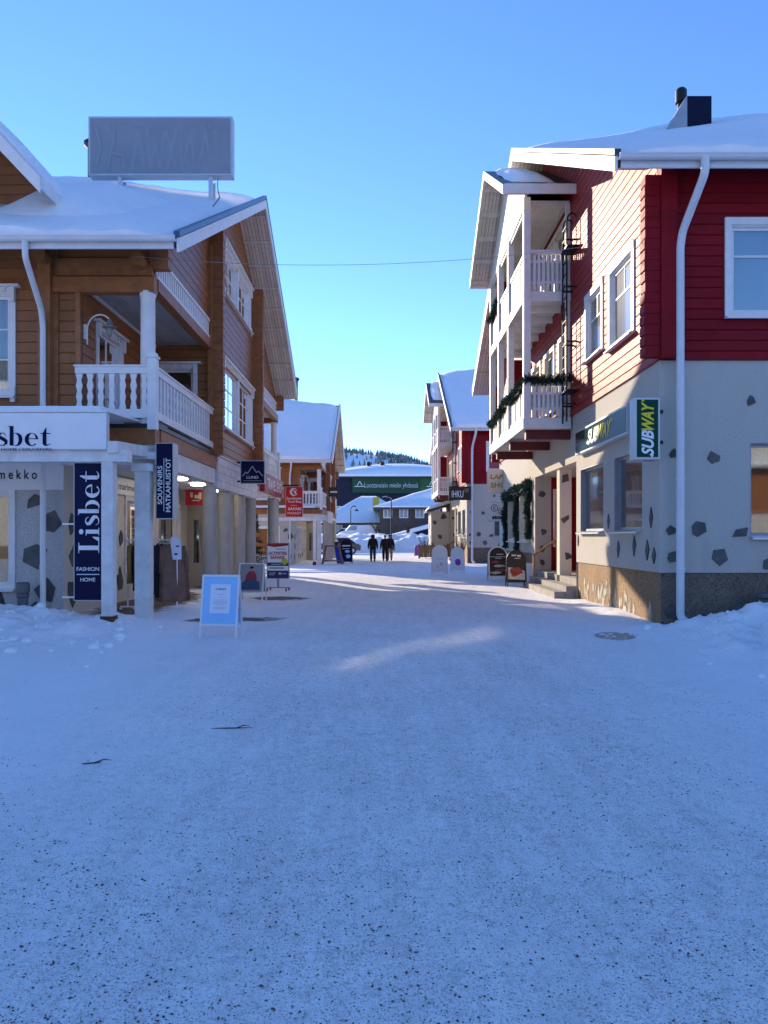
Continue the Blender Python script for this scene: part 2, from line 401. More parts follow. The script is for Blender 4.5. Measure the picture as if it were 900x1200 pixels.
# ------------------------------------------------------------------ lettering
def text(parent, s, u0, u1, v0, v1, O, xd, up, m, bold=.0, shear=0, ext=.004, name='lettering', local=False, keep=False):
    """letters filling the rectangle u0..u1 x v0..v1 of the plane (O, xd, up)"""
    cu = bpy.data.curves.new('t', 'FONT'); cu.body = s; cu.size = 1; cu.offset = bold; cu.shear = shear; cu.resolution_u = 4
    ob = bpy.data.objects.new('t', cu); COL.objects.link(ob)
    dg = bpy.context.evaluated_depsgraph_get(); dg.update()
    me = bpy.data.meshes.new_from_object(ob.evaluated_get(dg))
    bpy.data.objects.remove(ob); bpy.data.curves.remove(cu)
    P = np.zeros(len(me.vertices)*3); me.vertices.foreach_get('co', P); P = P.reshape(-1, 3)
    lo = P.min(0); hi = P.max(0); sx = (u1-u0)/(hi[0]-lo[0]); sy = (v1-v0)/(hi[1]-lo[1])
    if keep: sx = min(sx, sy*1.15)
    xd = np.array(xd, float); up = np.array(up, float); nn = np.cross(xd, up)
    uu = (u0 if not keep else (u0+u1)/2-sx*(hi[0]-lo[0])/2)+(P[:, 0]-lo[0])*sx; vv = v0+(P[:, 1]-lo[1])*sy
    Q = np.array(O, float)+np.outer(uu, xd)+np.outer(vv, up)+np.outer(np.full(len(P), ext), nn)
    mb = MB(); mb.add([tuple(q) for q in Q], [tuple(p.vertices) for p in me.polygons])
    bpy.data.meshes.remove(me)
    return mb.build(name, m, parent, local=local)
def ribbon(mb, pts, ws, T):
    pts = [Vector((p[0], p[1], 0)) for p in pts]; Lf = []; Rt = []
    for i, p in enumerate(pts):
        d = (pts[min(i+1, len(pts)-1)]-pts[max(i-1, 0)]).normalized(); n = Vector((-d.y, d.x, 0))*ws[i]/2
        Lf.append(T(p+n)); Rt.append(T(p-n))
    for i in range(len(pts)-1): mb.quad(Lf[i], Rt[i], Rt[i+1], Lf[i+1])
def ellipse(cx, cy, rx, ry, a0, a1, n=20): return [(cx+rx*math.cos(R(a0+(a1-a0)*i/n)), cy+ry*math.sin(R(a0+(a1-a0)*i/n))) for i in range(n+1)]
def lisbet(parent, u0, u1, v0, v1, O, xd, up, m, ext=.004, skip=0):
    """the word in a high-contrast serif, drawn stroke by stroke"""
    mb = MB(); xd = Vector(xd); up = Vector(up); nn = xd.cross(up); O = Vector(O); W = 5.02; H = 1.55
    def T(p): return O+xd*(u0+p.x/W*(u1-u0))+up*(v0+p.y/H*(v1-v0))+nn*ext
    def rect(a, b, c, d): mb.quad(T(Vector((a, c, 0))), T(Vector((b, c, 0))), T(Vector((b, d, 0))), T(Vector((a, d, 0))))
    # L
    if not skip:
        rect(.18, .45, .06, 1.42); rect(.0, .62, 1.42, 1.48); rect(.0, .98, 0, .06)
        mb.quad(*[T(Vector((*q, 0))) for q in ((.72, .06), (.98, .06), (1.0, .46), (.95, .46))])
        # i
        rect(1.18, 1.43, .05, .96); rect(1.08, 1.18, .9, .96); rect(1.08, 1.54, 0, .05)
        mb.quad(*[T(Vector((*q, 0))) for q in ellipse(1.3, 1.28, .16, .16, 0, 345, 23)])
    # s
    sp = [(2.2, .74), (2.16, .88), (2.02, .965), (1.88, .95), (1.78, .85), (1.79, .71), (1.9, .6), (2.06, .49), (2.2, .36), (2.22, .2), (2.1, .06), (1.94, .02), (1.8, .07), (1.7, .26)]
    ws = [.02, .05, .06, .1, .17, .2, .24, .26, .24, .18, .09, .06, .05, .02]
    ribbon(mb, sp, ws, T)
    # b
    rect(2.44, 2.68, .02, 1.5); rect(2.34, 2.44, 1.44, 1.5)
    a = ellipse(2.86, .48, .38, .5, 150, -150, 26); b = ellipse(2.78, .48, .22, .45, 150, -150, 26)
    for i in range(26): mb.quad(T(Vector((*a[i], 0))), T(Vector((*b[i], 0))), T(Vector((*b[i+1], 0))), T(Vector((*a[i+1], 0))))
    # e
    a = ellipse(3.8, .48, .42, .5, 5, 318, 28); b = ellipse(3.85, .49, .22, .45, 5, 318, 28)
    for i in range(28): mb.quad(T(Vector((*a[i], 0))), T(Vector((*b[i], 0))), T(Vector((*b[i+1], 0))), T(Vector((*a[i+1], 0))))
    rect(3.6, 4.21, .50, .56)
    # t
    rect(4.5, 4.74, .14, .94); rect(4.36, 5.0, .9, .96)
    mb.quad(*[T(Vector((*q, 0))) for q in ((4.5, .94), (4.74, .94), (4.74, 1.36), (4.69, 1.36))])
    ribbon(mb, [(4.62, .18), (4.66, .08), (4.76, .04), (4.88, .07), (5.0, .18)], [.24, .19, .1, .06, .03], T)
    return mb.build('lettering', m, parent)
XM = ((1, 0, 0), (0, 0, 1))        # plane facing the camera (-Y)
UPW = ((0, 0, 1), (-1, 0, 0))      # the same plane, words climbing
FXM = ((0, -1, 0), (0, 0, 1))      # plane facing -X
FXP = ((0, 1, 0), (0, 0, 1))       # plane facing +X

# ------------------------------------------------------------------ walls and windows
class Plane2:
    """vertical wall plane: u along U, z up, o outward"""
    def __init__(s, P0, U, Nn): s.P = P0; s.U = U; s.N = Nn
    def __call__(s, u, z, o=0): return (s.P[0]+s.U[0]*u+s.N[0]*o, s.P[1]+s.U[1]*u+s.N[1]*o, z)
    def box(s, mb, u0, u1, z0, z1, o0, o1):
        mb.hexa([s(u0, z0, o0), s(u1, z0, o0), s(u1, z0, o1), s(u0, z0, o1), s(u0, z1, o0), s(u1, z1, o0), s(u1, z1, o1), s(u0, z1, o1)])
def wall(mb, pl, u0, u1, z0, z1, holes=(), h=None, d=.02, g=.014, lo=None, hi=None, kinks=()):
    """flat (h None) or grooved board wall with holes; lo(z)/hi(z) clip it to a gable"""
    zs = {z0, z1}
    for q in holes: zs |= {q[2], q[3]}
    zs |= set(kinks)
    if h:
        k = math.floor(z0/h)
        while k*h < z1:
            zs |= {k*h, k*h+g, (k+1)*h-g}; k += 1
    zs = sorted(z for z in zs if z0-1e-6 <= z <= z1+1e-6)
    def off(z):
        if not h: return 0
        t = (z+1e-7) % h
        return -d*(1-min(1, min(t, h-t)/g))
    for a, b in zip(zs, zs[1:]):
        if b-a < 1e-5: continue
        mz = (a+b)/2
        cuts = [(u0, u1)]
        for q in holes:
            if q[2]-1e-6 <= mz <= q[3]+1e-6:
                nc = []
                for c in cuts:
                    if q[1] <= c[0] or q[0] >= c[1]: nc.append(c); continue
                    if q[0] > c[0]: nc.append((c[0], q[0]))
                    if q[1] < c[1]: nc.append((q[1], c[1]))
                cuts = nc
        for c0, c1 in cuts:
            a0, a1, b0, b1 = c0, c1, c0, c1
            if lo: a0 = max(a0, lo(a)); b0 = max(b0, lo(b))
            if hi: a1 = min(a1, hi(a)); b1 = min(b1, hi(b))
            if a1 <= a0 and b1 <= b0: continue
            a1 = max(a1, a0); b1 = max(b1, b0)
            oa, ob_ = off(a), off(b)
            mb.quad(pl(a0, a, oa), pl(a1, a, oa), pl(b1, b, ob_), pl(b0, b, ob_))
def window(parent, pl, u0, u1, z0, z1, mx=1, mz=1, units=1, casing=.11, crown=False, sill=True, room='room_dark', blind=None,
           paint='white_paint', pane='window_glass', name='window', proud=.035, rec=.06, cornice=.0, depth=.5, mrow=None):
    mb = MB()
    c = casing
    if c:
        pl.box(mb, u0-c, u0, z0-c*.6, z1, -.03, proud); pl.box(mb, u1, u1+c, z0-c*.6, z1, -.03, proud)
        pl.box(mb, u0-c, u1+c, z1, z1+c*1.1, -.03, proud+.004); pl.box(mb, u0+.001, u1-.001, z0-c*.6, z0, -.03, proud-.003)
    if crown:
        pl.box(mb, u0-c-.1, u1+c+.1, z1+c*1.1, z1+c*1.1+.05, -.02, proud+.1)
        for uu in (u0-c, u1+c-.09):
            pl.box(mb, uu, uu+.09, z1-.16, z1+c*1.1-.002, proud+.001, proud+.06); pl.box(mb, uu, uu+.09, z0-c*.6-.12, z0+.1, proud+.001, proud+.035)
        n = max(3, int((u1-u0)/.18))
        for i in range(n):
            uu = u0+(u1-u0)*(i+.5)/n; pl.box(mb, uu-.03, uu+.03, z1+c*.35, z1+c*1.1-.003, proud+.005, proud+.045)
    # reveals
    for a, b, e, f in ((u0, u0+.02, z0, z1), (u1-.02, u1, z0, z1)): pl.box(mb, a, b, e, f, -rec-.1, -.003)
    pl.box(mb, u0+.02, u1-.02, z1-.02, z1, -rec-.1, -.003); pl.box(mb, u0+.02, u1-.02, z0, z0+.02, -rec-.1, -.003)
    w = (u1-u0)/units; panes = []
    for k in range(units):
        a, b = u0+k*w, u0+(k+1)*w
        if k: pl.box(mb, a-.06, a+.06, z0+.02, z1-.02, -rec-.05, proud-.006)
        a += .06 if k else .02; b -= .06 if k < units-1 else .02
        s = .055
        pl.box(mb, a, a+s, z0+.02, z1-.02, -rec-.045, -rec); pl.box(mb, b-s, b, z0+.02, z1-.02, -rec-.045, -rec)
        pl.box(mb, a+s, b-s, z0+.02, z0+.02+s, -rec-.045, -rec-.002); pl.box(mb, a+s, b-s, z1-.02-s, z1-.02, -rec-.045, -rec-.002)
        zlo = z0+.02+s; zhi = z1-.02-s
        zb = zlo if mrow is None else z0+(z1-z0)*mrow
        for i in range(1, mx+0):
            uu = a+s+(b-a-2*s)*i/mx; pl.box(mb, uu-.016, uu+.016, zb, zhi, -rec-.035, -rec-.008)
        if mrow is not None: pl.box(mb, a+s, b-s, zb-.02, zb+.02, -rec-.037, -rec-.006)
        else:
            for i in range(1, mz):
                zz = zlo+(zhi-zlo)*i/mz; pl.box(mb, a+s, b-s, zz-.016, zz+.016, -rec-.037, -rec-.006)
        panes.append((a+s*.5, b-s*.5, z0+.02+s*.5, z1-.02-s*.5))
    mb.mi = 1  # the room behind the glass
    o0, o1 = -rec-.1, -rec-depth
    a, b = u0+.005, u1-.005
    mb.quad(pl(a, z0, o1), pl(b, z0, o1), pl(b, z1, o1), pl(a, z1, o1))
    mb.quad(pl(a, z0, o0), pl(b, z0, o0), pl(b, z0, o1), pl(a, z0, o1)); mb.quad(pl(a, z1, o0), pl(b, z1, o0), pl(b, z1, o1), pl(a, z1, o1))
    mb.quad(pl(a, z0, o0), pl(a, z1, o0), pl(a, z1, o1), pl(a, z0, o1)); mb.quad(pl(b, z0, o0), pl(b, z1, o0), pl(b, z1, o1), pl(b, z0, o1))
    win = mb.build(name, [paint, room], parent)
    mb = MB()
    for q in panes: pl.box(mb, q[0], q[1], q[2], q[3], -rec-.03, -rec-.022)
    mb.build('pane', pane, win)
    if sill:
        mb = MB(); mb.hexa([pl(u0-c, z0-c*.6-.03, 0), pl(u1+c, z0-c*.6-.03, 0), pl(u1+c, z0-c*.6-.05, proud+.09), pl(u0-c, z0-c*.6-.05, proud+.09),
                            pl(u0-c, z0-c*.6+.02, 0), pl(u1+c, z0-c*.6+.02, 0), pl(u1+c, z0-c*.6-.02, proud+.09), pl(u0-c, z0-c*.6-.02, proud+.09)])
        mb.build('sill', 'alu' if casing == 0 else paint, win)
    if blind:
        m, frac = blind
        mb = MB()
        for q in panes:
            zz = q[3]-(q[3]-q[2])*frac; n = int((q[3]-zz)/.05)+1
            if m == 'curtain':
                nn = 24
                for side in (0, 1):
                    ww = (q[1]-q[0])*frac/2; st = q[0] if side == 0 else q[1]-ww
                    for i in range(nn):
                        p0 = st+ww*i/nn; p1 = st+ww*(i+1)/nn; d0 = .02*math.sin(i*1.3); d1 = .02*math.sin((i+1)*1.3)
                        mb.quad(pl(p0, q[2], -rec-.14+d0), pl(p1, q[2], -rec-.14+d1), pl(p1, q[3], -rec-.14+d1), pl(p0, q[3], -rec-.14+d0))
            else:
                for i in range(n):
                    t = q[3]-i*.05; mb.quad(pl(q[0], t, -rec-.12), pl(q[1], t, -rec-.12), pl(q[1], max(zz, t-.05), -rec-.135), pl(q[0], max(zz, t-.05), -rec-.135))
        mb.build('curtain' if m == 'curtain' else 'blind', m, win)
    return win
def inlay(mb, pl, u, z, r, seed, n=None, tall=1.0, o=.022, diamond=False):
    rnd = random.Random(seed); n = n or rnd.choice((4, 5, 5, 6))
    if diamond: pts = [(u+r*.55*rnd.uniform(.8, 1.1)*dx, z+r*tall*rnd.uniform(.85, 1.1)*dz) for dx, dz in ((-1, .1), (.05, -1), (1, -.1), (0, 1))]
    else:
        a0 = rnd.uniform(0, 6.3); pts = []
        for i in range(n):
            a = a0+2*math.pi*(i+rnd.uniform(-.28, .28))/n; rr = r*rnd.uniform(.65, 1.2); pts.append((u+rr*math.cos(a), z+rr*tall*math.sin(a)))
    k = len(pts)
    vs = [pl(p[0], p[1], -.01) for p in pts]+[pl(u+(p[0]-u)*.96, z+(p[1]-z)*.96, o) for p in pts]
    mb.add(vs, [tuple(range(k, 2*k))]+[(i, (i+1) % k, k+(i+1) % k, k+i) for i in range(k)])

# ------------------------------------------------------------------ roofs
def gable_roof(parent, xa, xb, wallx, y0, y1, ze, zr, seed=0, snowT=.34, retreat=.5, deep=1.3, rough_=.8, cut=0, fasc='white_paint', soff='soffit_board', gutter=True, flash='flashing_blue'):
    """ridge along X; xa is the street-side gable edge, xb the far end, wallx the gable wall"""
    yr = (y0+y1)/2; sg = 1 if xa > xb else -1; zf = ze+cut*(zr-ze)/(yr-y0); y1 -= cut   # cut: the far slope is shorter
    mb = MB(); mb.prism([(y0, ze), (yr, zr), (y1, zf), (y1, zf-.16), (yr, zr-.18), (y0, ze-.16)], 0, xa-sg*.004, xb)
    roof = mb.build('roof', 'roof_metal', parent)
    mb = MB(); t = .26
    # rake boards: two per side, stepped
    for a, b in ((y0-.03, yr), (y1+.03, yr)):
        za = (ze if a < yr else zf)-.03*(zr-ze)/(yr-y0)
        mb.prism([(a, za+.0), (yr, zr+.0), (yr, zr-t), (a, za-t)], 0, xa, xa+sg*.05)
    mb.build('rake_board', fasc, roof)
    mb = MB()
    for a in (y0, y1):
        sgn = 1 if a == y0 else -1
        zq = ze if a == y0 else zf
        mb.prism([(a-sgn*.05, zq+.10), (yr, zr+.135), (yr, zr+.02), (a-sgn*.05, zq-.005)], 0, xa+sg*.06, xa-sg*.05)
    mb.build('flashing', flash, roof)
    # soffit boards with battens under the gable overhang
    mb = MB(); n = 8; sl = (zr-ze)/(yr-y0)
    ww = (xa-wallx)/n
    for k in range(n):
        x0 = wallx+ww*k+.006*sg; x1 = wallx+ww*(k+1)-.006*sg
        for a in (y0+.02, y1-.02):
            zz = (ze if a < yr else zf)+.02*sl
            mb.quad((x0, a, zz-.20), (x1, a, zz-.20), (x1, yr, zr-.22), (x0, yr, zr-.22))
    for a, sgn in ((y0, 1), (y1, -1)):
        m = 9
        for i in range(1, m+1):
            y = a+sgn*abs(yr-a)*(i+.25)/(m+.6); z = (ze if sgn > 0 else zf)+abs(y-a)*sl-.2
            mb.hexa([(wallx, y-.05, z-.055), (xa-sg*.02, y-.05, z-.055), (xa-sg*.02, y+.05, z-.055), (wallx, y+.05, z-.055),
                     (wallx, y-.05, z-.002), (xa-sg*.02, y-.05, z-.002), (xa-sg*.02, y+.05, z-.002), (wallx, y+.05, z-.002)])
    mb.build('soffit', soff, roof)
    # snow blanket
    mb = MB(); nx = 60; ny = 60; rows = []
    x_in = xa-sg*.10
    def prof(q): return max(0.0, min(1, q))**.45
    for i in range(nx+1):
        fx = (i/nx)**1.6; x = x_in+(xb-x_in)*fx; row = []
        for j in range(ny+1):
            fy = j/ny; fy = .5-.5*math.cos(math.pi*fy)*(.35)-.325*(1-2*fy) if True else fy
            y = y0+.02+(y1-y0-.04)*max(0, min(1, fy))
            z = zr-abs(y-yr)*sl
            dx = abs(x-x_in); de = min(y-y0, y1-y)
            nz = noise.noise((x*.5+seed, y*.45, seed*.7)); nz2 = noise.noise((x*1.7, y*1.6+seed, 3))
            edge = retreat*(.55+.9*noise.noise((seed+2, y*.6, 1)))
            far = min(1, max(0, (dx-.6)/5.5)); far = far*far*(3-2*far)
            th = snowT*(1+rough_*(.35*nz+.1*nz2))*prof((dx-max(0, edge)+.05)/.9)*(.35+.65*prof(de/.8))*(.75+deep*far*min(1, de/6))*(1 if de > .5 else max(.25, 1+1.1*(1-de/.5)*noise.noise((x*1.4, seed*3+y*.1, 1))))
            row.append((x, y, z+.012+max(0, th)))
        rows.append(row)
    vs = [p for r_ in rows for p in r_]; W = ny+1
    fs = [(i*W+j, (i+1)*W+j, (i+1)*W+j+1, i*W+j+1) for i in range(nx) for j in range(ny)]
    mb.add(vs, fs)
    # skirt at both eaves
    for j in (0, ny):
        for i in range(nx):
            a, b = rows[i][j], rows[i+1][j]
            zq = ze if j == 0 else zf; mb.quad(a, b, (b[0], b[1], zq+.005), (a[0], a[1], zq+.005))
    sn = mb.build('roof_snow', 'snow_clean', roof, smooth=True)
    if gutter:
        for y, s2 in ((y0, -1), (y1, 1)):
            mb = MB(); r = .075; yc = y+s2*(r+.01); ze_ = ze if s2 < 0 else zf; zc = ze_-.03
            pts = [(yc+r*math.cos(a), zc+r*math.sin(a)) for a in [math.pi+math.pi*i/10 for i in range(11)]]
            pts += [(yc+(r-.012)*math.cos(a), zc+(r-.012)*math.sin(a)) for a in [2*math.pi-math.pi*i/10 for i in range(11)]]
            mb.prism(pts, 0, xa, xb)
            mb.prism([(yc+s2*r-.01, zc-.008), (yc+s2*r+.014, zc-.008), (yc+s2*r+.014, zc+.012), (yc+s2*r-.01, zc+.012)], 0, xa+sg*.003, xb)
            mb.prism([(y+s2*.004, ze_-.2), (y-s2*.03, ze_-.2), (y-s2*.03, ze_-.003), (y+s2*.004, ze_-.003)], 0, xa-sg*.06, xb)
            smooth_by_angle(mb.build('gutter', 'gutter_white', roof), 30)
    return roof
def downpipe(parent, pts, r=.05, m='gutter_white'):
    # rounded elbows
    P = [Vector(p) for p in pts]; out = [P[0]]
    for a, b, c in zip(P, P[1:], P[2:]):
        k = min(.1, (b-a).length*.4, (c-b).length*.4)
        s = b+(a-b).normalized()*k; e = b+(c-b).normalized()*k
        for t in (0, .25, .5, .75, 1): out.append((s*(1-t)+b*t)*(1-t)+(b*(1-t)+e*t)*t)
    out.append(P[-1])
    mb = MB(); mb.tube(out, r, 12)
    for z in (1.0, 2.6):
        p = P[-2]; 
        if P[-3].z > z > P[-1].z+.2: mb.tube([(p.x, p.y, z), (p.x, p.y, z+.06)], r+.008, 12)
    return smooth_by_angle(mb.build('downpipe', m, parent), 40)

# ------------------------------------------------------------------ brown log chalet (left)
def baluster_board(mb, T, x, z0, z1, w, th, slim=.6):
    """flat sawn baluster, T maps (x, depth, z)"""
    h = z1-z0; prof = [(0, 1), (.06, 1), (.2, slim), (.36, .95), (.5, slim*.95), (.66, 1), (.82, slim), (.94, 1), (1, 1)]
    L_ = [(x-w/2*k, z0+h*t) for t, k in prof]+[(x+w/2*k, z0+h*t) for t, k in reversed(prof)]
    n = len(L_)
    vs = [T(p[0], 0, p[1]) for p in L_]+[T(p[0], th, p[1]) for p in L_]
    fs = [(i, i+1, n-2-i, n-1-i) for i in range(len(prof)-1)]
    fs += [tuple(n+q for q in reversed(f)) for f in fs[:len(prof)-1]]
    fs += [(i, n+i, n+(i+1) % n, (i+1) % n) for i in range(n)]
    mb.add(vs, fs)
def log_house(label, XW=-15, dormer=True):
    X0, Y0, Y1 = -4.6, 14.9, 31.9
    H = thing('log_chalet', label, 'building', (X0, Y0, 0), group='brown log chalets on the left of the street')
    EY0, EY1, EZ, RZ = 13.5, 33.3, 6.98, 12.1
    yr = (EY0+EY1)/2; sl = (RZ-EZ)/(yr-EY0)
    fac = Plane2((X0, 0), (0, 1), (1, 0)); front = Plane2((0, Y0), (1, 0), (0, -1)); back = Plane2((0, Y1), (1, 0), (0, 1))
    und = lambda y: EZ-.2+(min(y, 2*yr-y)-EY0)*sl
    h = .21
    # street facade between the corner balconies, up into the gable
    wl = [(21.4, 26.0, 4.8, 6.55), (21.5, 25.7, 8.65, 9.95)]
    mb = MB()
    lo = lambda z: EY0+max(0, (z-EZ+.2))/sl; hi = lambda z: 2*yr-lo(z)
    wall(mb, fac, 19.7, 27.1, 3.75, 6.5, wl[:1], h)
    wall(mb, fac, Y0, Y1, 6.5, RZ-.2, wl[1:], h, lo=lo, hi=hi)
    # front wall left of the balcony and above it
    fw = [(-9.0, -7.42, 4.46, 6.4)]
    wall(mb, front, XW, -6.0, 3.45, 7.55, fw, h)
    wall(mb, front, -6.0, X0, 6.55, 7.55, (), h)
    wall(mb, back, XW, -6.0, 0, 7.55, (), h); wall(mb, back, -6.0, X0, 6.55, 7.55, (), h)
    # the recesses behind both corner balconies
    side = Plane2((-6.0, 0), (0, 1), (1, 0))
    wall(mb, side, Y0, 19.7, 3.75, 6.65, [(15.75, 17.1, 3.95, 5.95)], h); wall(mb, side, 27.1, Y1, 3.75, 6.65, (), h)
    b1 = Plane2((0, 19.7), (1, 0), (0, -1)); wall(mb, b1, -6.0, X0, 3.75, 6.65, [(-5.78, -5.0, 3.85, 6.0)], h)
    b2 = Plane2((0, 27.1), (1, 0), (0, 1)); wall(mb, b2, -6.0, X0, 3.75, 6.65, (), h)
    H_wall = mb.build('wall', 'log_brown', H)
    # corner logs, beams and trims
    mb = MB()
    def logs(x0, x1, y0, y1, z0, z1):
        mb = MB()
        z = z0; rnd = random.Random(int(y0*10))
        while z < z1-.02:
            e = min(z+h, z1); j = rnd.uniform(0, .012)
            mb.prism([(x0, z+.016), (x0, e-.016), (x0+.02, e-.004), (x1-.02+j, e-.004), (x1+j, e-.02), (x1+j, z+.02), (x1-.02+j, z+.004), (x0+.02, z+.004)], 1, y0, y1); z = e
        mb.build('corner_log', 'log_end', H)
    logs(X0-.02, X0+.36, 19.76, 20.02, 3.76, und(19.9)); logs(X0-.02, X0+.34, 26.35, 26.6, 3.76, und(26.5))
    logs(X0-.02, X0+.34, 31.75, 32.0, 6.95, und(31.9)); logs(X0-.02, X0+.34, 14.8, 15.05, 6.9, und(14.9)-.06)
    mb.box(X0-.0, X0+.10, 19.58, 19.755, 3.76, 9.2)
    mb.box(X0, X0+.06, 20.03, 20.12, 3.76, und(20.05)); mb.box(X0, X0+.06, 26.26, 26.34, 3.76, und(26.3))
    # post between front wall bays and the balcony opening's edge
    mb.box(-6.79, -6.54, Y0-.2, Y0+.03, 3.45, 7.5); mb.box(-6.09, -6.0, Y0-.09, Y0+.05, 3.76, 6.5)
    mb.box(-6.55, -6.45, Y0-.05, Y0+.02, 3.45, 7.5)
    mb.box(-6.53, X0+.08, Y0-.13, Y0+.1, 6.42, 6.72); mb.box(-6.53, X0+.02, Y0-.07, Y0+.02, 6.76, 7.1)
    mb.box(X0-.1, X0+.10, Y0+.1, 19.6, 6.5, 6.74); mb.box(X0-.1, X0+.10, 27.2, Y1, 6.5, 6.74)
    mb.box(-6.1, X0+.08, Y1-.1, Y1+.1, 6.42, 6.72)
    mb.box(X0-.1, X0+.1, 27.05, 27.2, 3.76, 6.9)
    mb.tube([(X0-.18, Y0+.2, 6.98), (X0-.18, Y0-.42, 6.98)], .13, 12); mb.tube([(-6.66, Y0+.2, 7.05), (-6.66, Y0-.42, 7.05)], .13, 12)
    # floor belt
    mb.box(XW, X0+.1, Y0-.14, Y0+.2, 3.42, 3.74); mb.box(X0-.2, X0+.12, Y0+.2, Y1, 3.42, 3.74); mb.box(XW, X0+.1, Y1-.2, Y1+.1, 3.42, 3.74)
    mb.build('trim_beam', 'log_end', H)
    # white slat strips over the balconies
    for a, b in ((Y0+.12, 19.55), (27.25, Y1-.1)):
        mb = MB(); n = int((b-a)/.16)
        fac.box(mb, a, b, 6.76, 6.84, .0, .07); fac.box(mb, a, b, 7.2, 7.27, .0, .07)
        for i in range(n):
            u = a+(b-a)*(i+.5)/n; fac.box(mb, u-.05, u+.05, 6.84, 7.2, .015, .045)
        mb.build('slat_strip', 'white_paint', H)
    # balcony ceilings, interior core
    for a, b in ((Y0+.1, 19.7), (27.1, Y1-.1)):
        n = 12; mb = MB()
        for i in range(n):
            xa = -6.0+1.4*i/n; mb.box(xa+.004, xa+1.4/n-.004, a, b, 6.62, 6.66)
        mb.build('ceiling', 'soffit_grey', H)
    mb = MB(); mb.box(-6.0, -5.965, Y0+.12, 19.69, 6.55, 6.618); mb.build('ceiling_trim', 'white_paint', H)
    # balconies
    for k in (0, 1):
        ya, yb, yout = (Y0-.1, 19.7, Y0-.16) if k == 0 else (27.1, Y1+.1, Y1+.16)
        mb = MB(); mb.box(-6.05, X0+.14, ya, yb, 3.745, 3.83)
        bal = mb.build('balcony', 'roof_metal', H)
        mb = MB(); s = -1 if k == 0 else 1
        yf = yout
        mb.box(-6.05, X0+.02, yf-.05, yf+.05, 3.93, 4.10); mb.box(-6.05, X0+.02, yf-.045, yf+.045, 4.80, 4.93); mb.box(-6.07, X0+.04, yf-.07, yf+.07, 4.931, 4.965)
        for i in range(7):
            baluster_board(mb, lambda a, d, z: (a, yf-.018+d, z), -5.98+1.28*i/6+.0, 4.10, 4.80, .125, .036)
        mb.build('front_railing', 'white_paint', bal)
        mb = MB(); xs = X0+.06
        a, b = (ya+.05, 19.75) if k == 0 else (27.1, Y1)
        mb.box(xs-.05, xs+.05, a, b, 3.93, 4.08); mb.box(xs-.045, xs+.045, a, b, 4.80, 4.93); mb.box(xs-.07, xs+.07, a, b, 4.931, 4.965)
        n = int((b-a)/.24)
        for i in range(n):
            baluster_board(mb, lambda u, d, z: (xs-.018+d, u, z), a+(b-a)*(i+.6)/n, 4.08, 4.80, .125, .036, .75)
        mb.build('side_railing', 'white_paint', bal)
        mb = MB(); mb.box(X0-.02, X0+.15, yf-.09, yf+.09, 3.70, 5.1); mb.box(X0-.045, X0+.175, yf-.115, yf+.115, 5.1, 5.14); mb.box(X0-.01, X0+.14, yf-.08, yf+.08, 5.14, 5.2)
        mb.build('newel_post', 'white_paint', bal)
        mb = MB(); yc = Y0+.02 if k == 0 else Y1-.02
        mb.lathe((X0-.09, yc, 3.83), [(.16, 0), (.16, .1), (.145, .12), (.14, 2.5), (.16, 2.56), (.16, 2.62)], 20)
        smooth_by_angle(mb.build('column', 'white_paint', bal), 30)
    # windows and balcony doors
    window(H, fac, *wl[0], mx=2, mz=3, units=2, crown=True, blind=('curtain', .25)); window(H, fac, *wl[1], mx=2, mz=2, units=2, crown=True, blind=('curtain', .3))
    window(H, front, *fw[0], mx=2, mz=3, crown=True, casing=.12, blind=('curtain', .4))
    window(H, side, 15.75, 17.1, 3.95, 5.95, mx=2, mz=3, crown=True, sill=False, name='balcony_door', blind=('curtain', .5))
    window(H, b1, -5.78, -5.0, 3.85, 6.0, mx=1, mz=1, crown=True, sill=False, name='balcony_door')
    # wall lamp in the balcony
    mb = MB(); mb.box(-6.0, -5.955, 15.0, 15.1, 5.55, 5.85)
    arc = [(-5.95+.26*(1-math.cos(a)), 15.05, 5.75+.3*math.sin(a)) for a in [math.pi*i/12 for i in range(10)]]
    mb.tube([(-5.95, 15.05, 5.45)]+arc, .016, 8)
    lamp = mb.build('wall_lamp', 'white_paint', H)
    mb = MB(); p = arc[-1]
    mb.lathe((p[0]+.01, p[1], p[2]-.27), [(.035, .26), (.05, .22), (.06, .16), (.14, .11), (.145, .1), (.06, .1)], 14); mb.build('lamp_shade', 'tin_grey', lamp, smooth=True)
    mb = MB(); mb.lathe((p[0]+.01, p[1], p[2]-.36), [(.01, 0), (.045, .03), (.06, .1), (.06, .19)], 12); mb.build('lamp_globe', 'lamp_glass', lamp, smooth=True)
    # ground floor: stucco block set back behind the arcade
    mb = MB(); sf = Plane2((0, Y0+.1), (1, 0), (0, -1)); gin = Plane2((-6.4, 0), (0, 1), (1, 0)); gb = Plane2((0, 29), (1, 0), (0, 1))
    gw = [(-9.4, -7.46, .62, 2.48)]
    aw = [(16.2, 17.9, .75, 2.5), (18.6, 20.3, .75, 2.5), (21.2, 23.4, .4, 2.5)]
    wall(mb, sf, XW, -6.4, 0, 3.42, gw); mb.mi = 1
    for i, (u, z, r) in enumerate([(-6.98, 2.33, .24), (-6.67, 1.9, .3), (-7.02, 1.22, .36), (-6.75, .5, .36), (-7.72, .3, .28), (-6.95, .2, .2)]): inlay(mb, sf, u, z, r*.8, 40+i, 5)
    mb.build('ground_wall', ['stucco_left', 'slate_inlay'], H)
    mb = MB(); wall(mb, gin, Y0+.1, 29, 0, 3.06, aw); wall(mb, gb, XW, -6.4, 0, 3.4); mb.mi = 1
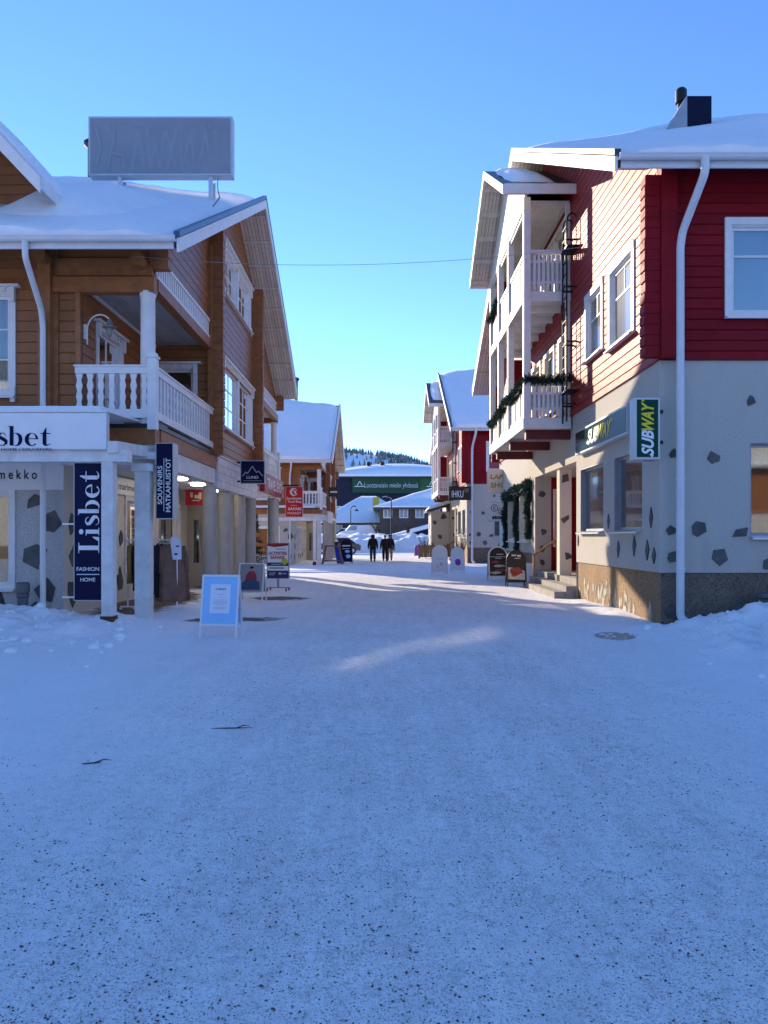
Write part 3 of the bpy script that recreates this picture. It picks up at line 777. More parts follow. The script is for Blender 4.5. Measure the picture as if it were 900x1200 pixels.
    for i, (u, z, r) in enumerate([(15.4, 1.9, .25), (15.5, 1.2, .3), (15.35, .5, .3), (18.2, .5, .34), (19.5, .42, .24), (20.8, .6, .25), (18.25, 1.6, .2)]): inlay(mb, gin, u, z, r*.8, 60+i, 5, tall=1.3)
    mb.build('arcade_wall', ['stucco_cream', 'slate_inlay'], H)
    window(H, sf, *gw[0], mx=1, mz=1, casing=.1, room='room_dark')
    for q in aw: window(H, gin, *q, mx=1, mz=1, casing=.1, room='room_shop', paint='white_aged', sill=False, name='shop_window')
    # vestibule with a glazed shop door
    mb = MB(); vf = Plane2((0, 24.4), (1, 0), (0, -1))
    wall(mb, vf, -6.4, -5.5, 0, 3.05, [(-6.3, -5.6, .04, 2.35)]); mb.box(-6.4, -5.5, 24.7, 27.5, 0, 3.05); mb.box(-5.52, -5.5, 24.4, 24.7, 0, 3.05); mb.build('vestibule', 'door_beige', H)
    mb = MB(); vf.box(mb, -6.3, -5.6, .04, .75, -.1, -.02); vf.box(mb, -6.3, -5.6, 2.15, 2.35, -.1, -.02)
    for a in (-6.3, -6.02, -5.98, -5.7): vf.box(mb, a, a+.1, .75, 2.15, -.1, -.02)
    door = mb.build('shop_door', 'door_beige', H)
    mb = MB(); vf.box(mb, -6.2, -6.02, .75, 2.15, -.07, -.06); vf.box(mb, -5.88, -5.7, .75, 2.15, -.07, -.06); mb.build('pane', 'window_glass', door)
    mb = MB(); vf.box(mb, -5.97, -5.95, .95, 1.25, -.02, .04); mb.build('handle', 'alu', door)
    mb = MB(); vf.box(mb, -6.3, -5.6, .04, 2.35, -.26, -.25); mb.build('room', 'room_shop', door)
    # arcade: ceiling, fascia beam, boarded panel, concrete columns
    mb = MB()
    mb.box(XW, X0+.02, Y0+.2, 26.2, 3.07, 3.40); mb.box(XW, X0+.02, 26.2, Y1-.1, 3.3, 3.405); mb.build('arcade_ceiling', 'white_aged', H)
    mb = MB(); mb.box(X0-.16, X0+.09, Y0-.1, 20.05, 3.02, 3.415); mb.box(X0-.16, X0+.09, 26.3, Y1+.05, 3.25, 3.415); mb.box(-6.4, X0-.17, Y0-.1, Y0+.15, 3.02, 3.415)
    for j in range(4): mb.box(X0-.1, X0+.16, 20.1, 26.25, 2.92+j*.21, 2.92+j*.21+.2)
    mb.box(X0-.1, X0+.2, 20.08, 26.27, 3.765, 3.80)
    mb.build('fascia_beam', 'white_aged', H)
    for y in (19.95, 21.8, 24.1, 26.1, 31.0, 32.0-.25):
        mb = MB(); mb.lathe((X0-.03, y, -.05), [(.185, 0), (.18, .1), (.178, 2.96), (.178, 3.0 if y < 27 else 3.25)], 22)
        smooth_by_angle(mb.build('arcade_column', 'concrete', H), 40)
    # ceiling lamps in the arcade are lit
    for x, y in ((-5.06, 18.6), (-5.1, 20.6), (-5.3, 23.3)):
        mb = MB(); mb.lathe((x, y, 3.0), [(.17, 0), (.2, .02), (.2, .05)], 18); mb.build('ceiling_lamp', 'lamp_glow', H)
    # dark body so no light leaks through
    mb = MB(); mb.box(XW, XW+.05, Y0, Y1, 0, 7); mb.box(XW, -6.05, Y0+.65, Y1-.1, 3.45, 3.74); mb.box(XW+.1, -6.9, Y0+.8, Y1-.3, 3.75, 6.7); mb.box(-5.9, X0-.65, 20.4, 26.6, 3.75, 9)
    mb.box(XW+.1, -7.0, 15.9, 28.8, .0, 3.0)
    mb.build('hidden_core', 'room_dark', H)
    # roof
    roof = gable_roof(H, -3.72, XW-(5 if dormer else .8), X0, EY0, EY1, EZ, RZ, seed=3, retreat=.55, cut=1.3)
    mb = MB(); mb.lathe((-9.45 if dormer else -7.2, 24.3, 11.4), [(.13, 0), (.13, 2.75), (.24, 2.85), (.25, 2.95), (.12, 3.05)], 14); mb.build('flue', 'black_metal', roof)
    downpipe(H, [(-6.42, 13.42, 6.95), (-6.42, 13.44, 6.6), (-6.62, 14.5, 6.0), (-6.64, 14.62, 5.7), (-6.64, 14.62, .15), (-6.64, 14.4, .05)], .055)
    if not dormer: return H
    # front dormer on the far left
    mb = MB(); xr, zr2, xe, ze2 = -9.1, 11.15, -6.42, 8.32; s2 = (zr2-ze2)/(xe-xr)
    for s in (1, -1):
        a = lambda x: xr+s*(x-xr)
        mb.prism([(a(xe), ze2), (xr, zr2), (xr, zr2-.22), (a(xe), ze2-.22)], 1, 13.95, 22.0)
    dor = mb.build('dormer', 'roof_metal', H)
    mb = MB()
    for s in (1, -1):
        a = lambda x: xr+s*(x-xr)
        mb.prism([(a(xe+.05), ze2-.05), (xr, zr2+.0), (xr, zr2-.3), (a(xe+.05), ze2-.35)], 1, 13.90, 13.945)
        mb.prism([(a(xe+.02), ze2-.0), (a(xe+.06), ze2-.0), (a(xe+.06), ze2-.24), (a(xe+.02), ze2-.24)], 1, 13.95, 16.2)
    mb.build('rake_board', 'white_paint', dor)
    mb = MB(); dfp = Plane2((0, 16.3), (1, 0), (0, -1))
    wall(mb, dfp, -12, -6.5, 7.3, 11.2, (), h, lo=lambda z: xr-(zr2-.24-z)/s2, hi=lambda z: xr+(zr2-.24-z)/s2)
    dsp = Plane2((-6.75, 0), (0, 1), (1, 0)); wall(mb, dsp, 16.3, 18, 7.0, 8.2, (), h)
    mb.build('dormer_wall', 'log_brown', dor)
    mb = MB(); rows = []
    for i in range(21):
        y = 14.0+8.0*(i/20)**1.5; row = []
        for j in range(31):
            t = j/30*2-1; x = xr+(xe-xr+.0)*t; z = zr2-abs(x-xr)*s2
            e = min(1-abs(t), 1)*2.9; th = .26*min(1, (y-13.98)/.5+.15)**.5*(.3+.7*min(1, e/.6)**.5)*(1+.3*noise.noise((x, y*.7, 5)))
            row.append((x, y, z+.01+th))
        rows.append(row)
    vs = [p for r_ in rows for p in r_]; mb.add(vs, [(i*31+j, (i+1)*31+j, (i+1)*31+j+1, i*31+j+1) for i in range(20) for j in range(30)])
    mb.quad(*[p for p in rows[0]], *[(p[0], 13.99, zr2-abs(p[0]-xr)*s2) for p in reversed(rows[0])])
    for i in range(20):
        a, b = rows[i][30], rows[i+1][30]; mb.quad(a, b, (b[0], b[1], ze2-.0), (a[0], a[1], ze2))
    mb.build('dormer_snow', 'snow_clean', dor, smooth=True)
    # drift of snow filling the valley beside the dormer
    mb = MB(); rows = []
    for i in range(25):
        y = 14.2+6.6*i/24; row = []
        for j in range(13):
            u = j/12; x = -8.4+3.9*u; zm = EZ+(y-EY0)*sl
            f = min(1, max(0, (y-14.15)/1.1)); f = f*f*(3-2*f); g = min(1, max(0, (20.5-y)/3))
            row.append((x, y, zm-.03+(.27+(.62*math.exp(-((x+6.6)/1.0)**2)*g)*f)*(1-.0*u)-.32*max(0, u-.75)**1.0/.25))
        rows.append(row)
    vs = [p for r_ in rows for p in r_]; mb.add(vs, [(i*13+j, (i+1)*13+j, (i+1)*13+j+1, i*13+j+1) for i in range(24) for j in range(12)])
    mb.build('snow_drift', 'snow_clean', dor, smooth=True)
    return H
chalet = log_house('large brown log chalet with corner balcony and snowy roof carrying a blank sign box')
chalet2 = log_house('smaller brown log chalet', -9.8, False)
chalet2.location = (-3.72, 43.9, 0); chalet2.scale = (.86, .76, .86)

for o in [q for r_ in chalet2.children for q in r_.children if q.name.startswith('flashing')]:
    o.material_slots[0].link = 'OBJECT'; o.material_slots[0].material = MATS['white_paint']
chalet2['label'] = 'smaller brown log chalet farther along, its snowy roof beyond the hanging red sign'

chalet3 = copy_tree(chalet); chalet3.location = (23, -30, 0); chalet3.rotation_euler = (0, 0, math.pi); chalet3['label'] = 'brown log chalet behind the viewer, seen mirrored in the right-hand windows'

# ------------------------------------------------------------------ red timber house (right)
def red_house(label):
    X0, Y0, Y1 = 4.97, 13.55, 32.35
    H = thing('red_timber_house', label, 'building', (X0, Y0, 0), group='red timber houses on the right of the street')
    EY0, EY1, EZ, RZ = 12.72, 33.18, 8.05, 13.35
    yr = (EY0+EY1)/2; sl = (RZ-EZ)/(yr-EY0)
    fac = Plane2((X0, 0), (0, 1), (-1, 0)); front = Plane2((0, Y0), (1, 0), (0, -1)); back = Plane2((0, Y1), (1, 0), (0, 1))
    facw = Plane2((X0-.05, 0), (0, 1), (-1, 0)); frontw = Plane2((0, Y0-.05), (1, 0), (0, -1)); backw = Plane2((0, Y1+.05), (1, 0), (0, 1))
    h = .19
    lo = lambda z: EY0+max(0, (z-EZ+.2))/sl; hi = lambda z: 2*yr-lo(z)
    W_big = (14.85, 16.3, 5.72, 7.28); W_small = (16.95, 18.2, 5.9, 7.3)
    W_low = [(20.2, 21.0, 4.85, 7.0), (21.7, 22.9, 5.3, 7.0), (23.6, 24.8, 5.3, 7.0)]
    W_up = [(20.3, 22.9, 8.15, 10.1), (23.5, 25.2, 8.7, 10.1)]
    W_far = [(27.4, 28.6, 5.72, 7.28), (29.6, 30.8, 5.72, 7.28)]
    mb = MB()
    wall(mb, facw, Y0-.05, Y1+.05, 4.78, RZ-.2, [W_big, W_small]+W_low+W_up+W_far, h, lo=lo, hi=hi)
    mb.quad(facw(Y0-.05, 4.78), facw(Y1+.05, 4.78), fac(Y1, 4.78, -.1), fac(Y0, 4.78, -.1))
    mb.build('timber_wall', 'board_red_lit', H)
    F_up = (6.24, 7.7, 5.62, 7.2)
    mb = MB()
    wall(mb, frontw, X0-.05, 16, 4.78, 8.5, [F_up, (9.4, 10.9, 5.62, 7.2)], h); mb.build('end_wall', 'board_red_shaded', H)
    mb = MB(); wall(mb, backw, X0-.05, 16, 4.78, 8.5, (), h); mb.build('end_wall', 'board_red_shaded', H)
    for y in (Y0-.18, Y1-.05):
        mb = MB(); rnd = random.Random(5); z = 4.82
        while z < 8.0:
            e = min(z+h, 8.35); j = rnd.uniform(0, .015)
            mb.prism([(X0-.05, z+.004), (X0-.05, e-.004), (X0-.3-j, e-.004), (X0-.32-j, e-.02), (X0-.32-j, z+.02), (X0-.3-j, z+.004)], 1, y, y+.25)
            z = e
        mb.box(X0-.045, X0+.24, y-.04, y+.22, 4.8, 8.3)
        mb.build('corner_log', 'board_red_shaded', H)
    # stucco ground floor
    S_win = [(14.45, 16.2, 1.72, 3.3), (17.0, 19.0, 1.72, 3.3)]
    far_win = [(25.6, 27.3, 1.5, 3.25), (27.9, 29.8, 1.5, 3.25)]
    mb = MB()
    wall(mb, fac, Y0, 19.4, .95, 4.78, S_win); wall(mb, fac, 19.4, 24.7, 3.55, 4.78); wall(mb, fac, 24.7, Y1, 1.05, 4.78, far_win)
    F_gr = (6.6, 8.4, 1.6, 3.3)
    wall(mb, front, X0, 16, .95, 4.78, [F_gr]); wall(mb, back, X0, 16, 0, 4.78)
    mb.quad(fac(Y0, .95, 0), fac(19.4, .95, 0), fac(19.4, .95, -.1), fac(Y0, .95, -.1)); mb.quad(front(X0, .95), front(16, .95), front(16, .95, -.1), front(X0, .95, -.1))
    # entrance recess
    rs = Plane2((0, 24.7), (1, 0), (0, -1)); rn = Plane2((0, 19.4), (1, 0), (0, 1)); rb = Plane2((6.9, 0), (0, 1), (-1, 0))
    wall(mb, rs, X0, 5.5, 0, 3.55); wall(mb, rn, X0, 6.9, 0, 3.55)
    mb.quad((X0, 19.4, 3.55), (6.9, 19.4, 3.55), (6.9, 24.7, 3.55), (X0, 24.7, 3.55))
    mp_ = MB(); mp_.box(5.03, 5.37, 21.5, 21.85, .1, 3.549); mp_.mi = 1; mb.mi = 1
    for u, z, r, sd in ((5.3, 3.25, .2, 1), (5.3, 2.1, .18, 2), (5.38, 1.05, .16, 5)): inlay(mp_, Plane2((0, 21.5), (1, 0), (0, -1)), u-.1, z, r*.8, sd, 4)
    mp_.build('entrance_pillar', ['stucco_cream', 'slate_inlay'], H)
    for u, z, r, sd in ((5.2, 3.0, .16, 3), (5.25, 1.75, .2, 4), (5.2, 1.2, .2, 6), (5.22, .75, .17, 7)): inlay(mb, rs, u, z, r*.75, sd)
    for i, (u, z, r) in enumerate([(13.95, 1.95, .22), (14.15, 1.35, .26), (14.9, 1.42, .22), (13.8, 1.25, .2), (16.6, 1.95, .18), (15.9, 1.35, .2), (19.2, 1.5, .15)]): inlay(mb, fac, u, z, r*.8, 80+i, tall=1.15, diamond=True)
    P = lambda px, py: (PX(px, Y0), PZ(py, Y0))
    for i, (px, py, r) in enumerate([(789, 532, .17), (837, 537, .2), (787, 622, .17), (818, 620, .24), (868, 624, .25), (841, 653, .28), (788, 652, .2), (899, 660, .2), (880, 470, .17)]):
        q = P(px, py); inlay(mb, front, q[0], q[1], r*.62, 100+i)
    for i, (u, z, r) in enumerate([(24.95, 2.3, .15), (31.2, 1.5, .25), (31.4, 2.6, .25), (30.9, 3.4, .2)]): inlay(mb, fac, u, z, r*.7, 130+i)
    mb.build('stucco_wall', ['stucco', 'slate_inlay'], H)
    # plinth of exposed aggregate
    pf = Plane2((X0+.035, 0), (0, 1), (-1, 0)); pw = Plane2((0, Y0+.035), (1, 0), (0, -1)); mb = MB()
    mf_ = MB(); wall(mf_, pf, 24.7, Y1, -.2, 1.05); mf_.build('plinth', 'aggregate_base', H); wall(mb, pf, Y0+.035, 19.4, -.2, .95); mb.mi = 1; me_ = MB(); wall(me_, pw, X0+.035, 16, -.2, .95); me_.mi = 1; rnd = random.Random(3)
    for i in range(46):
        u = rnd.uniform(14.0, 19.2); z = .06+abs(rnd.gauss(0, .26))*(.35+.65*(u-13.6)/5.6); 
        if z < .85: inlay(mb, pf, u, z, rnd.uniform(.09, .17), 200+i, tall=1.25, diamond=True, o=.008)
    for i in range(8): inlay(me_, pw, rnd.uniform(5.1, 9), rnd.uniform(.05, .4), rnd.uniform(.1, .2), 300+i, tall=.8, o=.008)
    mb.build('plinth', ['aggregate_base', 'slate_pale'], H); me_.build('end_plinth', ['aggregate_shaded', 'slate_inlay'], H)
    # windows
    window(H, facw, *W_big, mx=2, mrow=.62, casing=.13, blind=('blind_blue', .2), pane='window_glass_sunny'); window(H, facw, *W_small, mx=2, mrow=.62, casing=.13, blind=('blind_blue', .15), pane='window_glass_sunny')
    for q in W_far: window(H, facw, *q, mx=2, mrow=.62, casing=.13)
    for k, q in enumerate(W_low): window(H, facw, *q, mx=1, mz=1, casing=.12, paint='cream_paint', name='balcony_door' if k == 0 else 'window', blind=('curtain', .3))
    for k, q in enumerate(W_up): window(H, facw, *q, mx=2 if k else 1, mz=1, casing=.14, units=2, paint='cream_paint', blind=('curtain', .5))
    window(H, frontw, *F_up, mx=2, mrow=.66, casing=.12, blind=('blind_blue', 1.0)); window(H, frontw, 9.4, 10.9, 5.62, 7.2, mx=2, mrow=.66, casing=.12, blind=('blind_blue', 1.0))
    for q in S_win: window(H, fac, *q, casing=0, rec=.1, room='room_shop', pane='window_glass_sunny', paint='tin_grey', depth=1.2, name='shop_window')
    for q in far_win: window(H, fac, *q, casing=.1, rec=.1, room='room_dark', paint='cream_paint', blind=('curtain', .4))
    window(H, front, *F_gr, casing=0, rec=.1, paint='frame_grey')
    # entrance: red boarding, door, steps, handrail
    mb = MB(); wall(mb, rs, 5.5, 6.9, .45, 3.55, [(5.62, 6.05, 1.35, 3.1)], h); wall(mb, rb, 19.4, 24.7, .45, 3.55, [(20.7, 21.9, .5, 2.7)], h); mb.build('entrance_boarding', 'board_red_shaded', H)
    window(H, rs, 5.62, 6.05, 1.35, 3.1, casing=.06, mx=1, mz=4, paint='cream_paint', room='room_shop')
    window(H, rb, 20.7, 21.9, .5, 2.7, casing=.06, paint='board_red_shaded', room='room_shop', sill=False, name='entrance_door')
    mb = MB(); mb.box(X0+.06, 6.9, 19.42, 24.68, -.1, .5); mb.box(4.72, X0+.058, 19.45, 24.4, -.1, .32); mb.box(4.42, 4.718, 19.5, 23.6, -.1, .17); mb.box(5.4, 5.8, 19.43, 21.0, .505, .66)
    mb.build('entrance_steps', 'concrete_step', H)
    mb = MB(); mb.tube([(4.75, 24.0, 1.0), (5.75, 24.0, 1.65)], .04, 10); mb.box(4.76, 4.82, 23.97, 24.03, .3, 1.03); mb.box(5.5, 5.56, 23.97, 24.03, .5, 1.5); mb.build('handrail', 'rail_wood', H)
    # two-storey balcony tower
    XB, YA, YB = 3.76, 19.8, 26.0
    gx, gz0, gz1, gy0, gy1 = 3.07, 10.62, 12.72, 19.2, 26.5; gyr = (gy0+gy1)/2; gsl = (gz1-gz0)/(gyr-gy0)
    for lvl, (zd0, zd1, zr_) in enumerate(((4.45, 4.74, 5.68), (7.80, 8.06, 9.15))):
        mb = MB()
        mb.box(XB-.06, X0-.06, YA, YB, zd1-.06, zd1); mb.box(XB-.1, XB-.06, YA-.05, YB+.05, zd0, zd1+.0); mb.box(XB-.06, X0-.06, YA-.05, YA-.005, zd0+.001, zd1-.002); mb.box(XB-.06, X0-.06, YB+.005, YB+.05, zd0+.001, zd1-.002)
        n = 7
        for i in range(n):
            y = YA+.1+(YB-YA-.2)*i/(n-1); mb.box(XB-.05, X0-.06, y-.04, y+.04, zd0+.03, zd1-.062)
        bal = mb.build('balcony', 'white_paint', H)
        # slatted near and far railings
        for yy in (YA, YB):
            mb = MB(); mb.box(XB+.1, X0-.06, yy-.05, yy+.03, zr_-.11, zr_); mb.box(XB+.1, X0-.06, yy-.03, yy+.02, zr_-.34, zr_-.27); mb.box(XB+.1, X0-.06, yy-.03, yy+.02, zd1+.2, zd1+.27)
            for i in range(8):
                x = XB+.2+(X0-.18-XB-.2)*i/7; mb.box(x-.035, x+.035, yy-.045, yy-.031, zd1+.02, zr_-.13)
            mb.build('slat_railing', 'white_paint', bal)
            if yy == YA:
                mb = MB(); mb.box(XB+.12, X0-.1, yy+.03, yy+.045, zd1+.27, zr_-.3); mb.build('wind_panel', 'white_aged', bal)
        mb = MB(); ps = [YA+.1+(YB-YA-.2)*i/8 for i in range(9)]
        mb.box(XB-.04, XB+.04, YA, YB, zr_-.09, zr_); mb.box(XB-.035, XB+.035, YA, YB, zd1+.05, zd1+.12)
        for y in ps[1:-1]: mb.box(XB-.03, XB+.03, y-.03, y+.03, zd1+.12, zr_-.09)
        sr = mb.build('street_railing', 'white_paint', bal)
        mb = MB(); mb.box(XB-.008, XB+.008, YA+.1, YB-.1, zd1+.12, zr_-.09); mb.build('railing_panel', 'amber_panel', bal)
    for y in (YA+.3, 22.6, 25.2): mb = MB(); mb.box(XB+.02, X0+.05, y-.1, y+.1, 4.2, 4.448); mb.build('bracket_beam', 'red_beam', H)
    for y in (YA, 22.3, 24.2, YB):
        mb = MB(); mb.box(XB-.09, XB+.09, y-.09, y+.09, 4.70, gz0+min(y-gy0, gy1-y)*gsl-.2 if False else gz0-.1); mb.build('balcony_post', 'white_paint', H)
    for y in (YA+.06, YB-.06):
        mb = MB(); mb.box(X0-.17, X0-.06, y-.06, y+.06, 4.74, 10.4); mb.build('wall_post', 'white_paint', H)
    # red partition at the far end of the upper and lower balcony
    mb = MB(); wp = Plane2((0, YB-.08), (1, 0), (0, -1)); wall(mb, wp, XB+.35, X0-.05, 8.1, 10.4, (), h); wall(mb, wp, XB+.55, X0-.05, 4.8, 7.7, (), h); mb.build('partition', 'board_red_shaded', H)
    mb = MB(); n = 11
    for i in range(n):
        x = XB-.02+(X0-.06-XB)*i/n; mb.box(x+.004, x+(X0-.06-XB)/n-.004, YA-.05, YB+.05, 10.40, 10.44)
    mb.lathe((4.2, 21.6, 10.31), [(.06, 0), (.12, .03), (.13, .09)], 16)
    mb.build('balcony_ceiling', 'cream_paint', H)
    # balcony roof
    mb = MB(); mb.prism([(gy0, gz0), (gyr, gz1), (gy1, gz0), (gy1, gz0-.13), (gyr, gz1-.15), (gy0, gz0-.13)], 0, gx+.005, X0-.05)
    br = mb.build('balcony_roof', 'roof_metal', H)
    mb = MB()
    for a in (gy0-.03, gy1+.03): mb.prism([(a, gz0-.03), (gyr, gz1), (gyr, gz1-.24), (a, gz0-.27)], 0, gx-.045, gx)
    for a, b in ((gy0-.05, gy0-.005), (gy1+.005, gy1+.05)): mb.box(gx+.002, X0-.06, a, b, gz0-.26, gz0-.01)
    mb.build('rake_board', 'white_paint', br)
    mb = MB(); nn = 6
    for a in (gy0, gy1):
        s = 1 if a == gy0 else -1
        for k in range(nn):
            x0 = gx+.01+(XB-gx-.02)*k/nn; x1 = x0+(XB-gx-.02)/nn-.012
            mb.quad((x0, a+s*.02, gz0-.155), (x1, a+s*.02, gz0-.155), (x1, gyr, gz1-.17), (x0, gyr, gz1-.17))
        for i in range(5):
            y = a+s*(gyr-gy0)*(i+.2)/4.6; z = gz0+abs(y-a)*gsl-.15; mb.box(gx+.01, XB-.03, y-.045, y+.045, z-.13, z-.003)
    mb.build('soffit', 'soffit_board', br)
    mb = MB(); n = 30
    for i in range(n):
        y = YA-.05+(YB-YA+.1)*(i+.5)/n; w = (YB-YA+.1)/n*.42; zt = gz0+min(y-gy0, gy1-y)*gsl-.16; mb.box(XB-.06, XB-.02, y-w, y+w, 10.3, zt)
    mb.box(XB-.02, XB+.04, YA-.02, YB+.02, 10.22, 10.42)
    for i in range(n):
        y0 = YA-.05+(YB-YA+.1)*i/n; y1 = y0+(YB-YA+.1)/n; zt = gz0+min((y0+y1)/2-gy0, gy1-(y0+y1)/2)*gsl-.16; mb.box(XB-.018, XB, y0, y1, 10.421, zt)
    mb.build('gable_slats', 'cream_paint', br)
    mb = MB(); rows = []
    for i in range(25):
        x = gx+.2+(X0-.1-gx-.2)*i/24; row = []
        for j in range(41):
            y = gy0+.05+(gy1-gy0-.1)*j/40; z = gz1-abs(y-gyr)*gsl; e = min(y-gy0, gy1-y)
            k = noise.noise((x*1.3+4, y*.8, 2))
            th = .16*max(-.12, min(1, (x-gx-.2)/.25, (X0-.5-x)/.3, (e-.45)/.4))+.12*k-.02
            row.append((x, y, z+th))
        rows.append(row)
    mb.add([p for r_ in rows for p in r_], [(i*41+j, (i+1)*41+j, (i+1)*41+j+1, i*41+j+1) for i in range(24) for j in range(40)])
    mb.build('roof_snow', 'snow_clean', br, smooth=True)
    # ladder with a hooped top
    mb = MB(); yl = 19.42; x0, x1 = X0-.42, X0-.42
    for y in (19.2, 19.62):
        pts = [(X0-.3, y, 4.55), (X0-.3, y, 9.6)]+[(X0-.3+.28*(1-math.cos(a))*.5, y, 9.6+.28*math.sin(a)) for a in [math.pi*i/8 for i in range(1, 9)]]+[(X0-.04, y, 9.35)]
        mb.tube(pts, .022, 8)
    z = 4.75
    while z < 9.6: mb.tube([(X0-.3, 19.2, z), (X0-.3, 19.62, z)], .016, 6); z += .3
    for z in (5.0, 6.6, 8.0, 9.2):
        for y in (19.2, 19.62): mb.box(X0-.3, X0-.04, y-.02, y+.02, z-.02, z+.02)
    for z in (9.0, 5.35): mb.box(X0-.34, X0-.04, 19.0, 19.66, z-.035, z+.0)
    mb.build('wall_ladder', 'black_metal', H)
    # unseen dark boxes filling the inside against light leaks
    mb = MB(); mb.box(15.95, 16, Y0, Y1, 0, 8); mb.box(X0+.7, 15.9, Y0+.8, Y1-.8, 4.85, 8.2); mb.box(X0+.7, 15.9, 18.5, 27.5, 8.2, 10.4); mb.box(7.0, 15.9, 19.2, 25, 0, 4.4); mb.box(X0+1.6, 15.9, Y0+1.5, 19.2, 0, 4.4); mb.box(X0+.7, 15.9, 25, Y1-.3, 0, 4.4)
    mb.build('hidden_core', 'room_dark', H)
    roof = gable_roof(H, 3.95, 18.5, X0-.05, EY0, EY1, EZ, RZ, seed=11, retreat=.25, flash='roof_metal', snowT=.36, deep=1.9, rough_=.4)
    downpipe(H, [(5.40, 12.62, 8.0), (5.40, 12.63, 7.72), (5.28, 13.28, 7.0), (5.26, 13.33, 6.75), (5.26, 13.33, .16), (5.36, 13.1, .06)], .07)
    mb = MB(); mb.box(7.80, 8.42, 19.3, 20.0, 11.0, 12.93); ch = mb.build('chimney', 'dark_navy', H)
    mb = MB(); mb.hexa([(6.62, 19.29, 11.0), (7.79, 19.29, 11.0), (7.79, 20.01, 11.0), (6.62, 20.01, 11.0), (7.775, 19.29, 12.92), (7.79, 19.29, 12.92), (7.79, 20.01, 12.92), (7.775, 20.01, 12.92)]); mb.build('chimney_flank', 'tin_grey', ch)
    mb = MB(); mb.lathe((8.01, 20.25, 11.6), [(.1, 0), (.1, 1.66), (.15, 1.7), (.15, 2.02), (.1, 2.08)], 16); smooth_by_angle(mb.build('flue', 'black_metal', ch), 35)
    mb = MB(); mb.lathe((8.1, 19.7, 12.93), [(.13, 0), (.13, .07), (.08, .12)], 14); smooth_by_angle(mb.build('flue', 'black_metal', ch), 35)
    return H
red1 = red_house('nearest red timber house with two-storey balcony tower and green signs at its corner')
red2 = copy_tree(red1); red2.location = (4.97, 45.05, 0)
red3 = copy_tree(red1); red3.location = (-22, -22, 0); red3.rotation_euler = (0, 0, math.pi); red3['label'] = 'unseen red timber house added behind the viewer to block low sky and fill left window reflections'  # added out of view to block low rear sky and show in left panes
red2['label'] = 'farther red timber house with snowy roof, behind the black hanging sign'

# ------------------------------------------------------------------ ground
def ss(a, b, x):
    t = np.clip((x-a)/(b-a), 0, 1); return t*t*(3-2*t)
def vnoise(X, Y, f, seed):
    x = X*f+seed*17.3; y = Y*f-seed*9.1; xi = np.floor(x).astype(np.int64); yi = np.floor(y).astype(np.int64); fx = x-xi; fy = y-yi
    fx = fx*fx*(3-2*fx); fy = fy*fy*(3-2*fy)
    def hsh(a, b):
        n = (a*374761393+b*668265263+seed*974711) & 0x7fffffff; n = ((n ^ (n >> 13))*1274126177) & 0x7fffffff
        return ((n ^ (n >> 16)) & 0xffff)/32767.5-1
    return (hsh(xi, yi)*(1-fx)+hsh(xi+1, yi)*fx)*(1-fy)+(hsh(xi, yi+1)*(1-fx)+hsh(xi+1, yi+1)*fx)*fy
def fbm(X, Y, f, seed, n=4, g=.5):
    o = 0; a = 1
    for k in range(n): o = o+a*vnoise(X, Y, f, seed+k); f *= 2.03; a *= g
    return o
def ground_h(X, Y):
    """height of the snow surface (numpy arrays)"""
    rng = np.random.RandomState(4)
    h = np.zeros_like(X)
    for s, a in ((.35, .018), (.9, .010), (2.3, .006)):
        for k in range(5):
            th = rng.uniform(0, 6.28); ph = rng.uniform(0, 6.28); f = s*rng.uniform(.7, 1.4)*2
            h += a/2.2*np.sin(f*(X*np.cos(th)+Y*np.sin(th))+ph)
    lump = np.zeros_like(X)
    for k in range(16):
        th = rng.uniform(0, 6.28); ph = rng.uniform(0, 6.28); f = rng.uniform(1.5, 7.5)
        lump += np.sin(f*(X*np.cos(th)+Y*np.sin(th))+ph+1.3*np.sin(1.1*X+.7*Y+k))/(1+f*.35)
    lump *= .16
    # swept banks in front of both corner houses
    bl = ss(-3.3, -6.0, X)*ss(7.6, 12.3, Y)*ss(15.0, 13.9, Y)*(.17+.10*ss(-5.5, -7.5, X))
    br = ss(3.6, 6.6, X)*ss(6.6, 11.4, Y)*ss(13.7, 12.9, Y)*.30+ss(4.2, 6.5, X)*ss(3.5, 8, Y)*ss(13, 10, Y)*.10
    near = (np.abs(Y) < 30)
    cl = fbm(X, Y, 1.6, 3, 5, .58)*near; ck = np.maximum(0, fbm(X, Y, 3.4, 9, 3, .5))*near
    m_ = ss(.03, .16, bl+br)
    h += bl*(1+.5*cl)+br*(1+.55*cl)+m_*(.035*cl+.06*ck)+.006*fbm(X, Y, 2.2, 21, 5, .6)*near
    h += .05*ss(4.3, 4.85, X)*ss(14, 15.5, Y)*ss(19.4, 18.5, Y)*(1+lump)
    # ploughed bank across the end of the street and the raised ground behind it
    wv = .8*np.sin(X*.35)+.5*np.sin(X*.9+1)
    bank = ss(74.5+wv, 78+wv, Y)*ss(90, 82, Y)
    h += bank*(1.35+.5*lump+.25*np.sin(X*1.7)*np.sin(Y*1.1))+1.15*ss(79, 88, Y)
    h += 1.6*ss(105, 160, Y)
    return h
